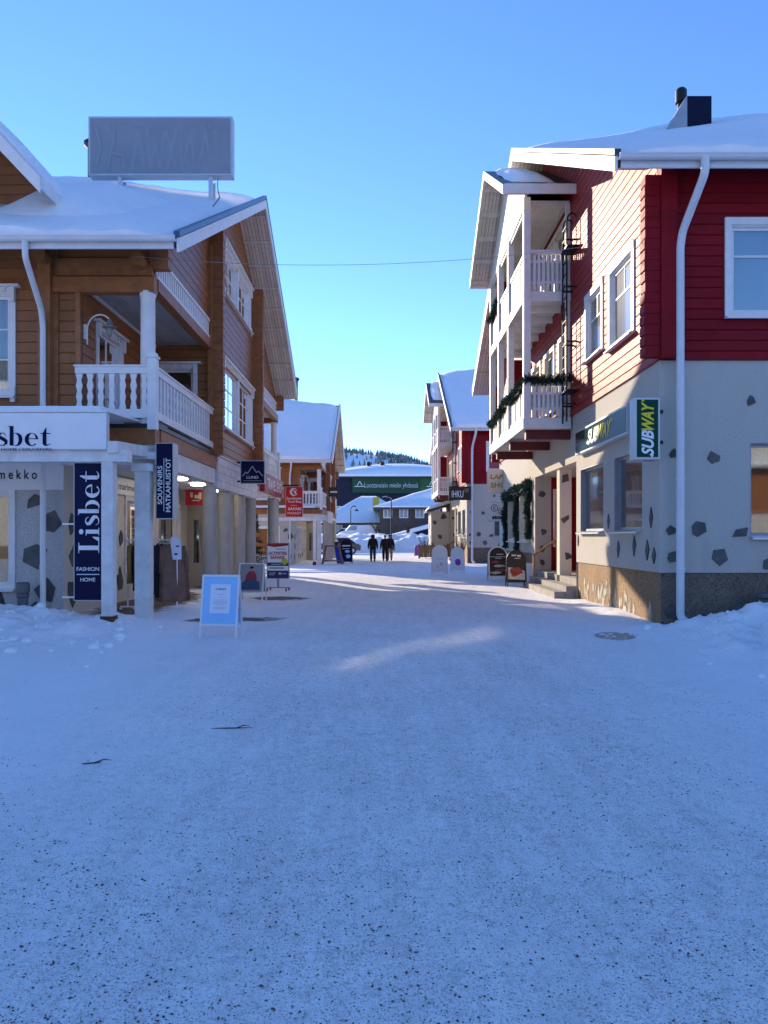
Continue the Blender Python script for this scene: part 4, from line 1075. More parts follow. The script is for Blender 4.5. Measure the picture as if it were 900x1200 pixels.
def make_ground():
    def axis(fine, lim):
        out = list(fine); s = fine[1]-fine[0]; x = out[-1]; st = fine[-1]-fine[-2]
        while x < lim: st *= 1.09; x += st; out.append(x)
        return out
    xs = axis(list(np.arange(0, 9.0, .07)), 1500); xs = [-x for x in reversed(xs[1:])]+xs
    ys = axis(list(np.arange(0, 15.2, .07)), 1700)
    extra = list(np.arange(73, 92, .35)); ys = sorted(set(ys+extra)); yb = [-1, -3, -8, -20, -60, -200, -600]; ys = sorted(yb)+ys
    Xg, Yg = np.meshgrid(xs, ys, indexing='ij'); Z = ground_h(Xg, Yg)
    nx, ny = Xg.shape
    V = np.stack([Xg, Yg, Z], -1).reshape(-1, 3)
    idx = np.arange(nx*ny).reshape(nx, ny)
    Fq = np.stack([idx[:-1, :-1], idx[1:, :-1], idx[1:, 1:], idx[:-1, 1:]], -1).reshape(-1, 4)
    me = bpy.data.meshes.new('snowy_street'); me.vertices.add(len(V)); me.vertices.foreach_set('co', V.ravel())
    me.loops.add(Fq.size); me.loops.foreach_set('vertex_index', Fq.ravel().astype(np.int32))
    me.polygons.add(len(Fq)); me.polygons.foreach_set('loop_start', np.arange(0, Fq.size, 4, dtype=np.int32))
    me.polygons.foreach_set('use_smooth', np.ones(len(Fq), bool)); me.update(calc_edges=True); me.validate()
    me.materials.append(MATS['trodden_snow'])
    o = bpy.data.objects.new('snowy_street', me); COL.objects.link(o); kind(o, 'structure')
    o['label'] = 'trodden snow covering the street and the ground between the houses'
    return o
make_ground()
def gz(x, y): return float(ground_h(np.array([float(x)]), np.array([float(y)]))[0])
# loose grit strewn on the packed snow
def grit():
    rnd = np.random.RandomState(9); n = 52000
    Y = 2.0+8.5*rnd.rand(n)**1.35; X = rnd.uniform(-1, 1, n)*(Y*.56+.3)
    keep = []
    for x, y in zip(X, Y):
        d = noise.noise((x*.6, y*.5, 1.7))*.5+.5+noise.noise((x*2.1, y*1.9, 4))*.35
        edge = max(0, abs(x-.3)-1.6)*.16
        keep.append(rnd.rand() < np.clip((d-.25-edge)*1.25, .03, 1))
    keep = np.array(keep); X, Y = X[keep], Y[keep]; Z = ground_h(X, Y)
    mb = MB()
    base = [(1, 0, 0), (0, 1, 0), (-1, 0, 0), (0, -1, 0), (0, 0, 1), (0, 0, -1)]
    fs = [(0, 1, 4), (1, 2, 4), (2, 3, 4), (3, 0, 4), (1, 0, 5), (2, 1, 5), (3, 2, 5), (0, 3, 5)]
    for x, y, z in zip(X, Y, Z):
        s = .0020+.0046*rnd.rand()**3.4; 
        if rnd.rand() < .006: s *= 1.8
        a = rnd.rand()*6.28; ca, sa = math.cos(a), math.sin(a); k = rnd.uniform(.6, 1.3, 6)
        vs = []
        for i, b in enumerate(base):
            bx, by, bz = b[0]*k[i]*s*1.25, b[1]*k[i]*s, b[2]*k[i]*s*.75
            vs.append((x+bx*ca-by*sa, y+bx*sa+by*ca, z+bz+s*.25))
        mb.add(vs, fs)
    o = mb.build('gravel_grit', 'grit_brown'); kind(o, 'stuff'); o['label'] = 'brown anti-slip grit strewn over the snow'
grit()
for (x, y, a, ln, lab) in ((-1.26, 6.2, .15, .34, 'long dark twig lying on the snow in the middle of the street'), (-2.05, 5.27, .55, .15, 'short dark twig lying on the snow at the left')):
    mb = MB(); z = gz(x, y)+.008
    pts = [(x+math.cos(a)*ln*(t-.5), y+math.sin(a)*ln*(t-.5)*.6+.004*abs(t-.6), z) for t in [i/8 for i in range(9)]]
    mb.tube(pts, [.002+.0032*math.sin(math.pi*min(1, t*.9+.1)) for t in [i/8 for i in range(9)]], 6)
    p = pts[5]; mb.tube([p, (p[0]+.05, p[1]+.04, p[2]+.012), (p[0]+.1, p[1]+.05, p[2]+.004)], [.005, .004, .002], 5)
    tag(mb.build('twig', 'bark'), lab, 'twig', 'twigs on the snow')
# broken clods left by the plough on both banks
def clods():
    rnd = random.Random(12); mb = MB()
    bm = bmesh.new(); bmesh.ops.create_icosphere(bm, subdivisions=2, radius=1); V = [tuple(v.co) for v in bm.verts]; Fc = [tuple(v.index for v in f.verts) for f in bm.faces]; bm.free()
    n = 0
    while n < 420:
        side = rnd.random() < .5
        x = rnd.uniform(-9.5, -3.6) if side else rnd.uniform(4.0, 9.5); y = rnd.uniform(9.0, 14.2) if side else rnd.uniform(7.5, 13.1)
        if rnd.random() > ((abs(x)-3.2)/3.2)*((y-7)/5): continue
        r = .015+.075*rnd.random()**3; z = gz(x, y); k = rnd.uniform(0, 99)
        mb.add([(x+r*v[0]*(1+.5*noise.noise((v[0]*1.6+k, v[1]*1.6, v[2]*1.6))), y+r*v[1]*(1+.5*noise.noise((v[0]*1.6, v[1]*1.6+k, v[2]*1.6))), z+r*.25+r*.75*v[2]*(1+.5*noise.noise((v[0]*1.6, v[1]*1.6, v[2]*1.6+k)))) for v in V], Fc); n += 1
    o = kind(mb.build('snow_clods', 'snow_clean', smooth=True), 'stuff'); o['label'] = 'broken snow clods on the ploughed banks'
clods()
# manhole cover
t = thing('manhole_cover', 'round iron manhole cover half bare of snow near the right corner', 'manhole', (3.72, 12.0, gz(3.72, 12.0)))
mb = MB(); mb.lathe((0, 0, 0), [(.33, -.05), (.33, .03), (.30, .033), (.29, .024), (.0, .026)], 28); mb.build('cover', 'iron', t, local=True)
mb = MB(); rnd = random.Random(2)
for i in range(16):
    a = rnd.uniform(0, 6.28); r = .36*rnd.random()**.5; k = rnd.uniform(.02, .07); mb.lathe((r*math.cos(a), r*math.sin(a), .02), [(k, 0), (k*.85, .010), (k*.4, .016)], 9)
mb.build('snow_patch', 'snow_clean', t, local=True)

# ------------------------------------------------------------------ entrance canopy and the left-hand signs
def canopy(label):
    t = thing('entrance_canopy', label, 'canopy', (-4.87, 13.3, 0), group='white post canopies at the chalet corners')
    mb = MB(); mb.box(-4.97, -4.77, 13.2, 13.4, -.05, 2.92); mb.build('post', 'white_aged', t)
    mb = MB(); mb.box(-4.985, -4.755, 13.185, 13.415, -.04, .2); mb.build('rusted_foot', 'rust', t)
    mb = MB(); mb.box(-4.80, -4.52, 14.45, 14.73, -.05, 3.02); mb.box(-4.86, -4.46, 14.4, 14.78, 2.86, 3.0); mb.build('post', 'white_aged', t)
    mb = MB(); mb.box(-15, -4.50, 13.18, 13.42, 2.92, 3.12); mb.build('beam', 'white_aged', t)
    mb = MB(); mb.beam((-4.74, 13.1, 3.17), (-4.64, 14.8, 3.26), .18, .2); mb.box(-4.95, -4.15, 14.52, 14.66, 3.10, 3.24); mb.build('rafter', 'white_aged', t)
    mb = MB(); mb.hexa([(-15, 13.08, 3.77), (-4.80, 13.08, 3.77), (-4.80, 14.86, 3.86), (-15, 14.86, 3.86), (-15, 13.08, 3.80), (-4.80, 13.08, 3.80), (-4.80, 14.86, 3.9), (-15, 14.86, 3.9)]); mb.build('canopy_roof', 'white_paint', t)
    mb = MB(); mb.hexa([(-15, 13.12, 3.803), (-4.9, 13.12, 3.803), (-4.9, 14.7, 3.895), (-15, 14.7, 3.895), (-15, 13.2, 3.9), (-5.0, 13.2, 3.9), (-5.0, 14.6, 4.0), (-15, 14.6, 4.0)]); mb.build('canopy_snow', 'snow_clean', t)
    return t
can = canopy('white timber canopy on two posts before the near brown chalet')
can2 = copy_tree(can); can2.location = (-3.72-.27*.86, 43.9-1.6*.76, 0); can2.scale = (.86, .76, .86); can2['label'] = 'white timber canopy on two posts before the farther brown chalet'

def sign_box(name, label, x0, x1, y, z0, z1, th=.1, face='sign_white', frame='sign_grey', cat='sign', group=None, fw=.025):
    t = thing(name, label, cat, ((x0+x1)/2, y, z0), group=group)
    mb = MB(); mb.box(x0, x1, y, y+th, z0, z1); mb.build('frame', frame, t)
    mb = MB(); mb.box(x0+fw, x1-fw, y-.006, y+.004, z0+fw, z1-fw); mb.build('face', face, t)
    return t
# long white fascia sign
s = sign_box('fascia_sign', 'long white sign with navy serif lettering above the canopy beam', -12.0, -4.83, 13.09, 3.12, 3.765, .12, fw=.012)
Y = 13.09; lisbet(s, PX(-34, Y), PX(60, Y), PZ(522.5, Y), PZ(498.5, Y), (0, Y-.009, 0), *XM, 'letter_navy')
text(s, 'FASHION | HOME | SOUVENIRS', PX(-32, Y), PX(61, Y), PZ(529.5, Y), PZ(525, Y), (0, Y-.009, 0), *XM, 'letter_navy')
# tall navy sign hanging between the post and the wall
Y = 13.34
s = sign_box('hanging_sign', 'tall navy sign with upright white serif lettering beside the rusted post', PX(86.5, Y), PX(119.5, Y), Y, PZ(704, Y), PZ(542, Y), .06, 'sign_navy', 'alu_white', fw=.012)
lisbet(s, PZ(648, Y), PZ(552, Y), -PX(116.5, Y), -PX(91, Y), (0, Y-.009, 0), *UPW, 'letter_white')
text(s, 'FASHION', PX(90, Y), PX(116.5, Y), PZ(669, Y), PZ(664.5, Y), (0, Y-.009, 0), *XM, 'letter_white', .01)
text(s, 'HOME', PX(94.5, Y), PX(112, Y), PZ(681.5, Y), PZ(677, Y), (0, Y-.009, 0), *XM, 'letter_white', .01)
mb = MB(); mb.box(PX(90, Y), PX(116.5, Y), Y-.012, Y-.007, PZ(673.6, Y), PZ(672.6, Y)); mb.build('rule', 'letter_white', s)
mb = MB()
for z in (PZ(614, Y), PZ(700, Y)): mb.box(PX(72, Y), PX(87, Y), Y+.02, Y+.04, z-.015, z+.015)
mb.box(PX(100, Y), PX(105, Y), Y+.01, Y+.05, PZ(543, Y), 2.925); mb.build('bracket', 'alu_white', s)
# white wall sign
Y = 14.93
s = sign_box('wall_sign', 'white wall sign with spaced navy lettering under the canopy', -12, PX(73, Y), Y, PZ(574, Y), 3.2, .06, 'sign_white', 'sign_white', fw=.01)
text(s, 'm a r i m e k k o', PX(-37, Y), PX(43.5, Y), PZ(561.5, Y), PZ(550.5, Y), (0, Y-.009, 0), *XM, 'letter_navy', .012)
# small sign on the arcade wall
t = thing('arcade_sign', 'small white sign with black lettering on the arcade wall behind the posts', 'sign', (-6.36, 18, 2.65))
mb = MB(); mb.box(-6.38, -6.33, 17.3, 20.2, 2.62, 3.02); mb.build('face', 'sign_white', t)
text(t, 'marimekko', 17.9, 19.6, 2.74, 2.9, (-6.33, 0, 0), *FXP, 'letter_black', .012)
# projecting navy sign on the corner
Y = 14.5
s = sign_box('projecting_sign', 'narrow navy sign with two lines of upright white lettering by the corner column', PX(182.5, Y), PX(203, Y), Y, PZ(608, Y), PZ(519, Y), .35, 'sign_navy', 'sign_grey', fw=.014)
text(s, 'SOUVENIRS', PZ(591, Y), PZ(546, Y), -PX(190.4, Y), -PX(184.8, Y), (0, Y-.009, 0), *UPW, 'letter_white', .015)
text(s, 'MATKAMUISTOT', PZ(600, Y), PZ(537, Y), -PX(200.2, Y), -PX(194.4, Y), (0, Y-.009, 0), *UPW, 'letter_white', .015)
mb = MB(); mb.box(PX(191.9, Y), PX(192.5, Y), Y-.012, Y-.007, PZ(599, Y), PZ(537, Y)); mb.build('rule', 'letter_white', s)
# square dark sign with mountain emblem
Y = 22.7
s = sign_box('square_sign', 'square dark navy sign with mountain emblem hanging over the columns', PX(281.5, Y), PX(310.5, Y), Y, PZ(567, Y), PZ(539.5, Y), .09, 'sign_navy', 'sign_grey')
text(s, 'LUND', PX(289, Y), PX(303, Y), PZ(561, Y), PZ(557.8, Y), (0, Y-.009, 0), *XM, 'letter_white', .01)
mb = MB()
pk = [(284.5, 558), (288, 553), (290, 555), (294, 549), (296, 546.5), (298, 550), (301, 554), (303, 552), (308, 558)]
def px3(p, Y, o=-.010): return (PX(p[0], Y), Y+o, PZ(p[1], Y))
for a, b in zip(pk, pk[1:]): mb.beam(px3(a, Y), px3(b, Y), .006, .022, (0, 0, 1))
mb.box(PX(285, Y), PX(307, Y), Y-.012, Y-.007, PZ(563.6, Y), PZ(563.2, Y)); mb.build('emblem', 'sign_grey', s)
mb = MB(); mb.box(-4.46, PX(282, Y), Y+.03, Y+.06, PZ(543, Y), PZ(541, Y)); mb.box(-4.46, PX(282, Y), Y+.03, Y+.06, PZ(565, Y), PZ(563, Y)); mb.build('bracket', 'black_metal', s)
# red hanging sign at the far corner
Y = 32.3
s = sign_box('hanging_sign', 'bright red hanging sign with white lettering and round emblem', PX(334.5, Y), PX(355, Y), Y, PZ(606, Y), PZ(570, Y), .1, 'sign_red', 'sign_grey', fw=.02)
mb = MB(); c = (344.2, 576.6)
a = ellipse(c[0], c[1], 4.6, 4.6, 20, 330, 24); b = ellipse(c[0]+1.2, c[1], 3.1, 3.4, 20, 330, 24)
for i in range(24): mb.quad(px3(a[i], Y), px3(b[i], Y), px3(b[i+1], Y), px3(a[i+1], Y))
b = [(343.4, 574), (347.8, 576), (346.4, 577), (348.6, 580), (345.6, 578.8)]; mb.quad(*[px3(p, Y) for p in b]); mb.build('emblem', 'letter_white', s)
for w, x0, x1, y0, y1, bo in (('Scandinavian', 336, 353.5, 585.4, 582.4, .02), ('Travel Shop', 337, 353.3, 590, 586.4, .02), ('SAFARI', 337.5, 353, 598, 594.6, .03), ('MARKET', 337, 353, 602.8, 600, .0)):
    text(s, w, PX(x0, Y), PX(x1, Y), PZ(y0, Y), PZ(y1, Y), (0, Y-.009, 0), *XM, 'letter_white', bo)
mb = MB(); mb.box(PX(340.5, Y), PX(348.5, Y), Y-.012, Y-.007, PZ(592.5, Y), PZ(592.1, Y)); mb.build('rule', 'letter_white', s)
mb = MB(); mb.box(-4.6, PX(350, Y), Y+.03, Y+.07, PZ(569.9, Y), PZ(568, Y)); mb.build('bracket', 'black_metal', s)
# long red sign along the arcade
t = thing('fascia_sign', 'long red sign with white lettering on the arcade beam beyond the columns', 'sign', (-4.4, 27.2, 3.2))
mb = MB(); mb.box(-4.5, -4.32, 27.2, 32.25, 3.25, 3.95); mb.build('face', 'sign_red_dark', t)
text(t, 'TRAVEL SHOP', 27.8, 31.8, 3.4, 3.8, (-4.32, 0, 0), *FXP, 'letter_white', .02)
# red sign inside the arcade
Y = 23.4
s = sign_box('arcade_sign', 'red box sign over the glazed shop door in the arcade', PX(217, Y), PX(241, Y), Y, PZ(592, Y), PZ(569, Y), .25, 'sign_red', 'sign_red', fw=.02)
mb = MB(); mb.quad(*[px3(p, Y) for p in ((221, 590), (238, 590), (238, 574), (226, 573), (221, 576))]); mb.build('poster', 'sign_red_dark', s)
mb = MB()
for i, (x, y, w, hh) in enumerate(((223, 577, 3, 6), (228, 580, 5, 4), (233, 577, 3, 8), (225, 586, 9, 1.2))): mb.quad(*[px3(p, Y, -.013) for p in ((x, y), (x+w, y), (x+w, y+hh), (x, y+hh))])
mb.build('picture', 'food_pale', s)
# blank roof sign
mat('sign_board', (.27, .29, .325), .35, var=.08, scale=1.2); mat('letter_trace', (.288, .311, .35), .4, var=.05)
s = sign_box('roof_sign', 'blank grey sign box with faded letter traces standing on the snowy roof', -8.03, -4.12, 20.4, 11.42, 13.02, .3, 'sign_board', 'sign_grey', fw=.05)
Y = 20.4; mb = MB(); kk = 0
def gx_(x): return 95+x/4.737
def gy_(y): return 130+y/4.737
for st in ([(280, 330), (300, 220), (318, 110), (335, 220), (350, 330)], [(295, 235), (338, 230)], [(365, 100), (385, 330), (412, 180), (440, 320), (465, 110)], [(470, 110), (530, 330)], [(530, 100), (478, 330)], [(555, 90), (560, 330), (610, 120), (630, 320)],
           [(650, 330), (690, 110), (722, 330)], [(664, 240), (712, 235)], [(745, 110), (755, 290), (800, 300)], [(305, 78), (312, 90)], [(330, 78), (336, 90)], [(680, 76), (686, 90)], [(708, 76), (714, 90)], [(145, 90), (190, 190)], [(190, 100), (150, 320)], [(80, 90), (110, 200), (85, 310)], [(165, 235), (235, 250), (238, 320)]):
    for a, b in zip(st, st[1:]):
        kk += 1; p = Vector(px3((gx_(a[0]), gy_(a[1])), Y, -.008-.0004*kk)); q = Vector(px3((gx_(b[0]), gy_(b[1])), Y, -.008-.0004*kk)); n_ = Vector(((q-p).z, 0, -(q-p).x)).normalized()*.04; mb.quad(p-n_, p+n_, q+n_, q-n_)
mb.build('letter_trace', 'letter_trace', s)
for x in (-4.73, -7.2):
    for y in (20.5, 20.85): mb = MB(); mb.box(x-.05, x+.05, y-.05, y+.05, 10.3, 11.42); mb.build('support_post', 'alu', s)
mb = MB(); mb.tube([(-4.55, 20.6, 11.42), (-4.5, 20.3, 11.1), (-4.2, 19.0, 10.35), (-3.85, 17.6, 9.55), (-3.78, 16.6, 8.9)], .012, 6); mb.build('cable', 'black_metal', s)

# overhead cable across the street
mb = MB(); mb.tube([(-4.78+(9.72)*t, 14.46+.0*t, 7.0+.35*t-.32*(1-(2*t-1)**2)) for t in [i/24 for i in range(25)]], .0045, 6)
tag(mb.build('overhead_cable', 'frame_grey'), 'thin dark cable strung high across the street between the two near houses', 'cable')

# ------------------------------------------------------------------ signs on the right
def sub_logo(parent, u0, u1, v0, v1, O, xd, up):
    w = u1-u0
    text(parent, 'SUB', u0+.03*w, u0+.47*w, v0+.16*(v1-v0), v0+.84*(v1-v0), O, xd, up, 'letter_white', .035, .3)
    text(parent, 'WAY', u0+.46*w, u0+.96*w, v0+.16*(v1-v0), v0+.84*(v1-v0), O, xd, up, 'sub_yellow', .035, .3)
    xd = Vector(xd); up = Vector(up); nn = xd.cross(up); O = Vector(O); hh = v1-v0
    def T(u, v): return tuple(O+xd*u+up*v+nn*.004)
    mb = MB(); a, b = u0+.035*w, v0+.27*hh; mb.quad(T(a, b-.1*hh), T(a-.045*w, b), T(a, b+.1*hh)); mb.build('lettering', 'letter_white', parent)
    mb = MB(); a, b = u0+.965*w, v0+.76*hh; mb.quad(T(a, b-.1*hh), T(a+.045*w, b), T(a, b+.1*hh)); mb.build('lettering', 'sub_yellow', parent)
Y = 13.3
s = sign_box('projecting_sign', 'upright dark green sign with white and yellow lettering beside the white downpipe', PX(744, Y), PX(773.5, Y), Y, PZ(538, Y), PZ(466, Y), .28, 'sub_green_matte', 'sign_grey', fw=.035)
sub_logo(s, PZ(536, Y), PZ(468, Y), -PX(769.5, Y), -PX(748, Y), (0, Y-.009, 0), *UPW)
mb = MB()
for z in (3.3, 3.85): mb.box(4.84, 5.02, Y+.2, Y+.26, z-.03, z+.03)
mb.box(4.7, 4.9, Y+.28, Y+.34, 2.97, 3.02); mb.build('bracket', 'black_metal', s)
t = thing('fascia_sign', 'long dark green sign with white and yellow lettering above the shop windows', 'sign', (4.8, 15, 3.62))
mb = MB(); mb.box(4.80, 4.962, 14.85, 18.85, 3.64, 4.22); mb.build('frame', 'sign_grey', t)
mb = MB(); mb.box(4.794, 4.803, 14.89, 18.81, 3.68, 4.18); mb.build('face', 'sub_green', t)
sub_logo(t, -17.75, -15.75, 3.68, 4.18, (4.793, 0, 0), *FXM)
# board inside the window
t = thing('window_sign', 'green sign board with yellow lettering inside the right shop window', 'sign', (5.15, 15, 1.75))
mb = MB(); mb.box(5.13, 5.15, 14.5, 16.15, 1.78, 2.24); mb.build('face', 'sub_green_matte', t); sub_logo(t, -15.75, -14.75, 1.8, 2.22, (5.129, 0, 0), *FXM)
t = thing('window_sign', 'small green Open notice inside the left shop window', 'sign', (5.25, 18, 2.9))
mb = MB(); mb.box(5.13, 5.145, 17.6, 18.3, 2.72, 2.98); mb.build('face', 'sub_green_matte', t); text(t, 'Open', -18.23, -17.7, 2.78, 2.93, (5.129, 0, 0), *FXM, 'letter_white', .02)
t = thing('window_sign', 'small yellow price notice inside the left shop window', 'sign', (5.25, 17.2, 2.2))
mb = MB(); mb.box(5.13, 5.145, 17.12, 17.5, 2.3, 2.75); mb.build('face', 'sign_yellow', t)
t = thing('serving_counter', 'green and white counter front seen through the left shop window', 'counter', (5.7, 18, 1.4))
mb = MB(); mb.box(5.35, 5.7, 17.05, 18.95, 1.73, 2.15); mb.build('front', 'sub_green_matte', t); mb = MB(); mb.box(5.3, 5.75, 17.05, 18.95, 2.152, 2.2); mb.build('top', 'sign_white', t)
# neon in the doorway
t = thing('neon_sign', 'lit red and blue neon sign in the entrance door window', 'sign', (6.7, 21, 2.3))
mb = MB(); mb.box(6.86, 6.882, 20.55, 21.35, 2.35, 2.75); mb.build('face', 'neon_blue', t); text(t, 'OPEN', -21.28, -20.62, 2.42, 2.68, (6.859, 0, 0), *FXM, 'neon_red', .01)
# signs between the red houses
Y = 31.4
s = sign_box('projecting_sign', 'cream sign with gold lettering, the upper of two by the garlanded window', PX(571, Y), PX(601, Y), Y, PZ(578, Y), PZ(550, Y), .08, 'sign_cream', 'sign_grey', fw=.015)
text(s, 'LAPIN', PX(575, Y), PX(598, Y), PZ(561.5, Y), PZ(556, Y), (0, Y-.009, 0), *XM, 'letter_gold', .03); text(s, 'SHOP', PX(575, Y), PX(598, Y), PZ(571.5, Y), PZ(565.5, Y), (0, Y-.009, 0), *XM, 'letter_gold', .03)
s = sign_box('projecting_sign', 'white sign with two black rings and lettering, the lower by the garlanded window', PX(571.5, Y), PX(600, Y), Y, PZ(611, Y), PZ(588.5, Y), .08, 'sign_white', 'sign_grey', fw=.015)
text(s, 'store', PX(576.5, Y), PX(593, Y), PZ(608.5, Y), PZ(604, Y), (0, Y-.009, 0), *XM, 'letter_black', .05)
mb = MB()
for cx, cy in ((579.3, 595.3), (588, 599.3)):
    a = ellipse(cx, cy, 4.2, 4.2, 0, 360, 24); b = ellipse(cx, cy, 3.5, 3.5, 0, 360, 24)
    for i in range(24): mb.quad(px3(a[i], Y), px3(b[i], Y), px3(b[i+1], Y), px3(a[i+1], Y))
mb.build('emblem', 'letter_black', s)
text(s, 'C', PX(577.8, Y), PX(580.8, Y), PZ(597.2, Y), PZ(593.4, Y), (0, Y-.009, 0), *XM, 'letter_black', .04); text(s, 'B', PX(586.6, Y), PX(589.4, Y), PZ(601.2, Y), PZ(597.4, Y), (0, Y-.009, 0), *XM, 'letter_black', .04)
Y = 44.4
s = sign_box('projecting_sign', 'black rectangular sign with tall white lettering on the farther red house', PX(526, Y), PX(552, Y), Y, PZ(586, Y), PZ(570, Y), .12, 'sign_black', 'black_metal', fw=.02)
text(s, 'IHKU', PX(529.5, Y), PX(543, Y), PZ(583, Y), PZ(575, Y), (0, Y-.009, 0), *XM, 'letter_white', .0)
mb = MB(); mb.quad(*[px3(p, Y) for p in ((544, 573), (549, 571.5), (550, 575), (547, 578), (544.5, 576.5))]); mb.build('picture', 'old_wood', s)
Y = 45.5
s = sign_box('hanging_sign', 'small black sign with pale lettering on the farther brown chalet', PX(385, Y), PX(397, Y), Y, PZ(582, Y), PZ(571, Y), .1, 'sign_black', 'black_metal', fw=.03)
mb = MB(); mb.box(PX(387, Y), PX(395, Y), Y-.012, Y-.007, PZ(577.5, Y), PZ(575.5, Y)); mb.build('lettering', 'sign_cream', s)

# ------------------------------------------------------------------ garlands
def needles(mb, path, r, n, ln, seed, droop=.0):
    rnd = random.Random(seed); P = [Vector(p) for p in path]; seg = [(b-a).length for a, b in zip(P, P[1:])]; tot = sum(seg)
    for i in range(n):
        d = rnd.uniform(0, tot); k = 0
        while k < len(seg)-1 and d > seg[k]: d -= seg[k]; k += 1
        c = P[k].lerp(P[k+1], d/seg[k]); ax = (P[k+1]-P[k]).normalized()
        v = Vector((rnd.gauss(0, 1), rnd.gauss(0, 1), rnd.gauss(0, 1))).normalized(); v = (v-ax*v.dot(ax)*.5).normalized()
        rr = r*rnd.uniform(.1, 1)*(.75+.5*noise.noise((d*3+seed, k*.7, seed))); b = c+v*rr*.4; e = c+v*(rr+ln*rnd.uniform(.4, 1)); e.z -= droop*ln
        w = v.cross(Vector((rnd.gauss(0, 1), rnd.gauss(0, 1), rnd.gauss(0, 1)))).normalized()*ln*.17
        mb.quad(b-w, b+w, e+w*.3, e-w*.3)
def sag(a, b, s, n=10): return [Vector(a).lerp(Vector(b), i/n)-Vector((0, 0, s*(1-(2*i/n-1)**2))) for i in range(n+1)]
for lab, path, n in (('dark green garland draped along the lower balcony railing', sag((4.9, 19.7, 5.78), (3.72, 19.7, 5.75), .06)+sag((3.7, 19.85, 5.72), (3.68, 22.9, 5.66), .10)[1:]+sag((3.68, 22.9, 5.66), (3.68, 26.1, 5.5), .12)[1:], 4200),
                  ('short dark green garland on the far end of the upper balcony railing', sag((3.7, 24.3, 9.28), (3.68, 26.2, 9.1), .1), 900)):
    mb = MB(); needles(mb, path, .10, n, .14, n); mb.tube(path, .03, 6); tag(mb.build('garland', 'needles'), lab, 'garland', 'green garlands on the red house')
mb = MB(); x = 4.86
top = sag((x, 25.2, 3.45), (x, 27.7, 3.4), .12)+sag((x, 27.7, 3.4), (x, 30.2, 3.25), .1)[1:]
needles(mb, top, .15, 4600, .17, 5, .3)
for y, zb in ((25.3, 1.6), (27.6, .85), (30.1, 1.2)):
    pth = [(x+.04*math.sin(i), y+.05*math.sin(i*1.7), 3.4+(zb-3.4)*i/10) for i in range(11)]; needles(mb, pth, .075, 2200, .13, int(y), .4); mb.tube(pth, .03, 6)
mb.tube(top, .04, 6)
tag(mb.build('garland', 'needles_blue'), 'thick green garland framing the shop window with three hanging strands', 'garland', 'green garlands on the red house')

# ------------------------------------------------------------------ boards on the pavement
def a_board(name, label, x, y, w, h, rz=0, shape='rect', frame='alu_white', face='poster_blue', legs=.2, tilt=.2, group='advertising boards standing on the snow', draw=None, fr=.03):
    z = gz(x, y)-.01
    t = thing(name, label, 'sign board', (x, y, z), rz, group)
    for k, s in (('frame', 1), ('rear_frame', -1)):
        mb = MB()
        def T(u, v, o=0): # board plane: v up along the leaning panel
            ca, sa = math.cos(tilt*.5), math.sin(tilt*.5); yy = -s*(h*sa-v*sa)-s*o*ca
            return (u, yy, v*ca+o*sa)
        def bx(u0, u1, v0, v1, o0=-.012, o1=.012): mb.hexa([T(u0, v0, o0), T(u1, v0, o0), T(u1, v0, o1), T(u0, v0, o1), T(u0, v1, o0), T(u1, v1, o0), T(u1, v1, o1), T(u0, v1, o1)])
        if shape == 'rect':
            bx(-w/2, -w/2+fr, 0, h); bx(w/2-fr, w/2, 0, h); bx(-w/2+fr, w/2-fr, h-fr, h); bx(-w/2+fr, w/2-fr, legs, legs+fr)
            out = [(-w/2+fr, legs+fr), (w/2-fr, legs+fr), (w/2-fr, h-fr), (-w/2+fr, h-fr)]
        else:
            r = w/2; hc = h-r
            arc = [(-r*math.cos(math.pi*i/14), hc+r*math.sin(math.pi*i/14)) for i in range(15)]; ri = r-fr
            path = [(-r, 0)]+arc+[(r, 0)]
            inn = [(-ri, 0)]+[(-ri*math.cos(math.pi*i/14), hc+ri*math.sin(math.pi*i/14)) for i in range(15)]+[(ri, 0)]
            for i in range(len(path)-1):
                a, b, c, d = path[i], path[i+1], inn[i+1], inn[i]
                mb.hexa([T(*a, -.012), T(*b, -.012), T(*c, -.012), T(*d, -.012), T(*a, .012), T(*b, .012), T(*c, .012), T(*d, .012)])
            bx(-ri, ri, legs, legs+fr)
            out = [(-ri, legs+fr), (ri, legs+fr)]+[(ri*math.cos(math.pi*i/14), hc+ri*math.sin(math.pi*i/14)) for i in range(15)]
        f = mb.build(k, frame, t, local=True)
        mb = MB(); n = len(out); mb.add([T(*p, -.006) for p in out]+[T(*p, .006) for p in out], [tuple(range(n)), tuple(range(2*n-1, n-1, -1))]+[(i, (i+1) % n, n+(i+1) % n, n+i) for i in range(n)])
        mb.build('panel', face, t if s == 1 else f, local=True)
        if s == 1 and draw: draw(t, T, out)
    mb = MB(); sp = h*math.sin(tilt*.5); mb.tube([(-w/2+.012, -sp*.45, h*.45), (-w/2+.012, sp*.45, h*.45)], .006, 6); mb.tube([(w/2-.012, -sp*.45, h*.45), (w/2-.012, sp*.45, h*.45)], .006, 6); mb.build('stay', 'frame_grey', t, local=True)
    return t
def shapes(t, T, name, m, polys, o=.0085):
    mb = MB()
    for q in polys: mb.quad(*[T(p[0], p[1], o) for p in q])
    return mb.build(name, m, t, local=True)
def rc(u0, u1, v0, v1): return [(u0, v0), (u1, v0), (u1, v1), (u0, v1)]
def blob(cu, cv, ru, rv, n=18, k=.0, seed=0):
    rnd = random.Random(seed); return [(cu+ru*(1+k*rnd.uniform(-1, 1))*math.cos(2*math.pi*i/n), cv+rv*(1+k*rnd.uniform(-1, 1))*math.sin(2*math.pi*i/n)) for i in range(n)]
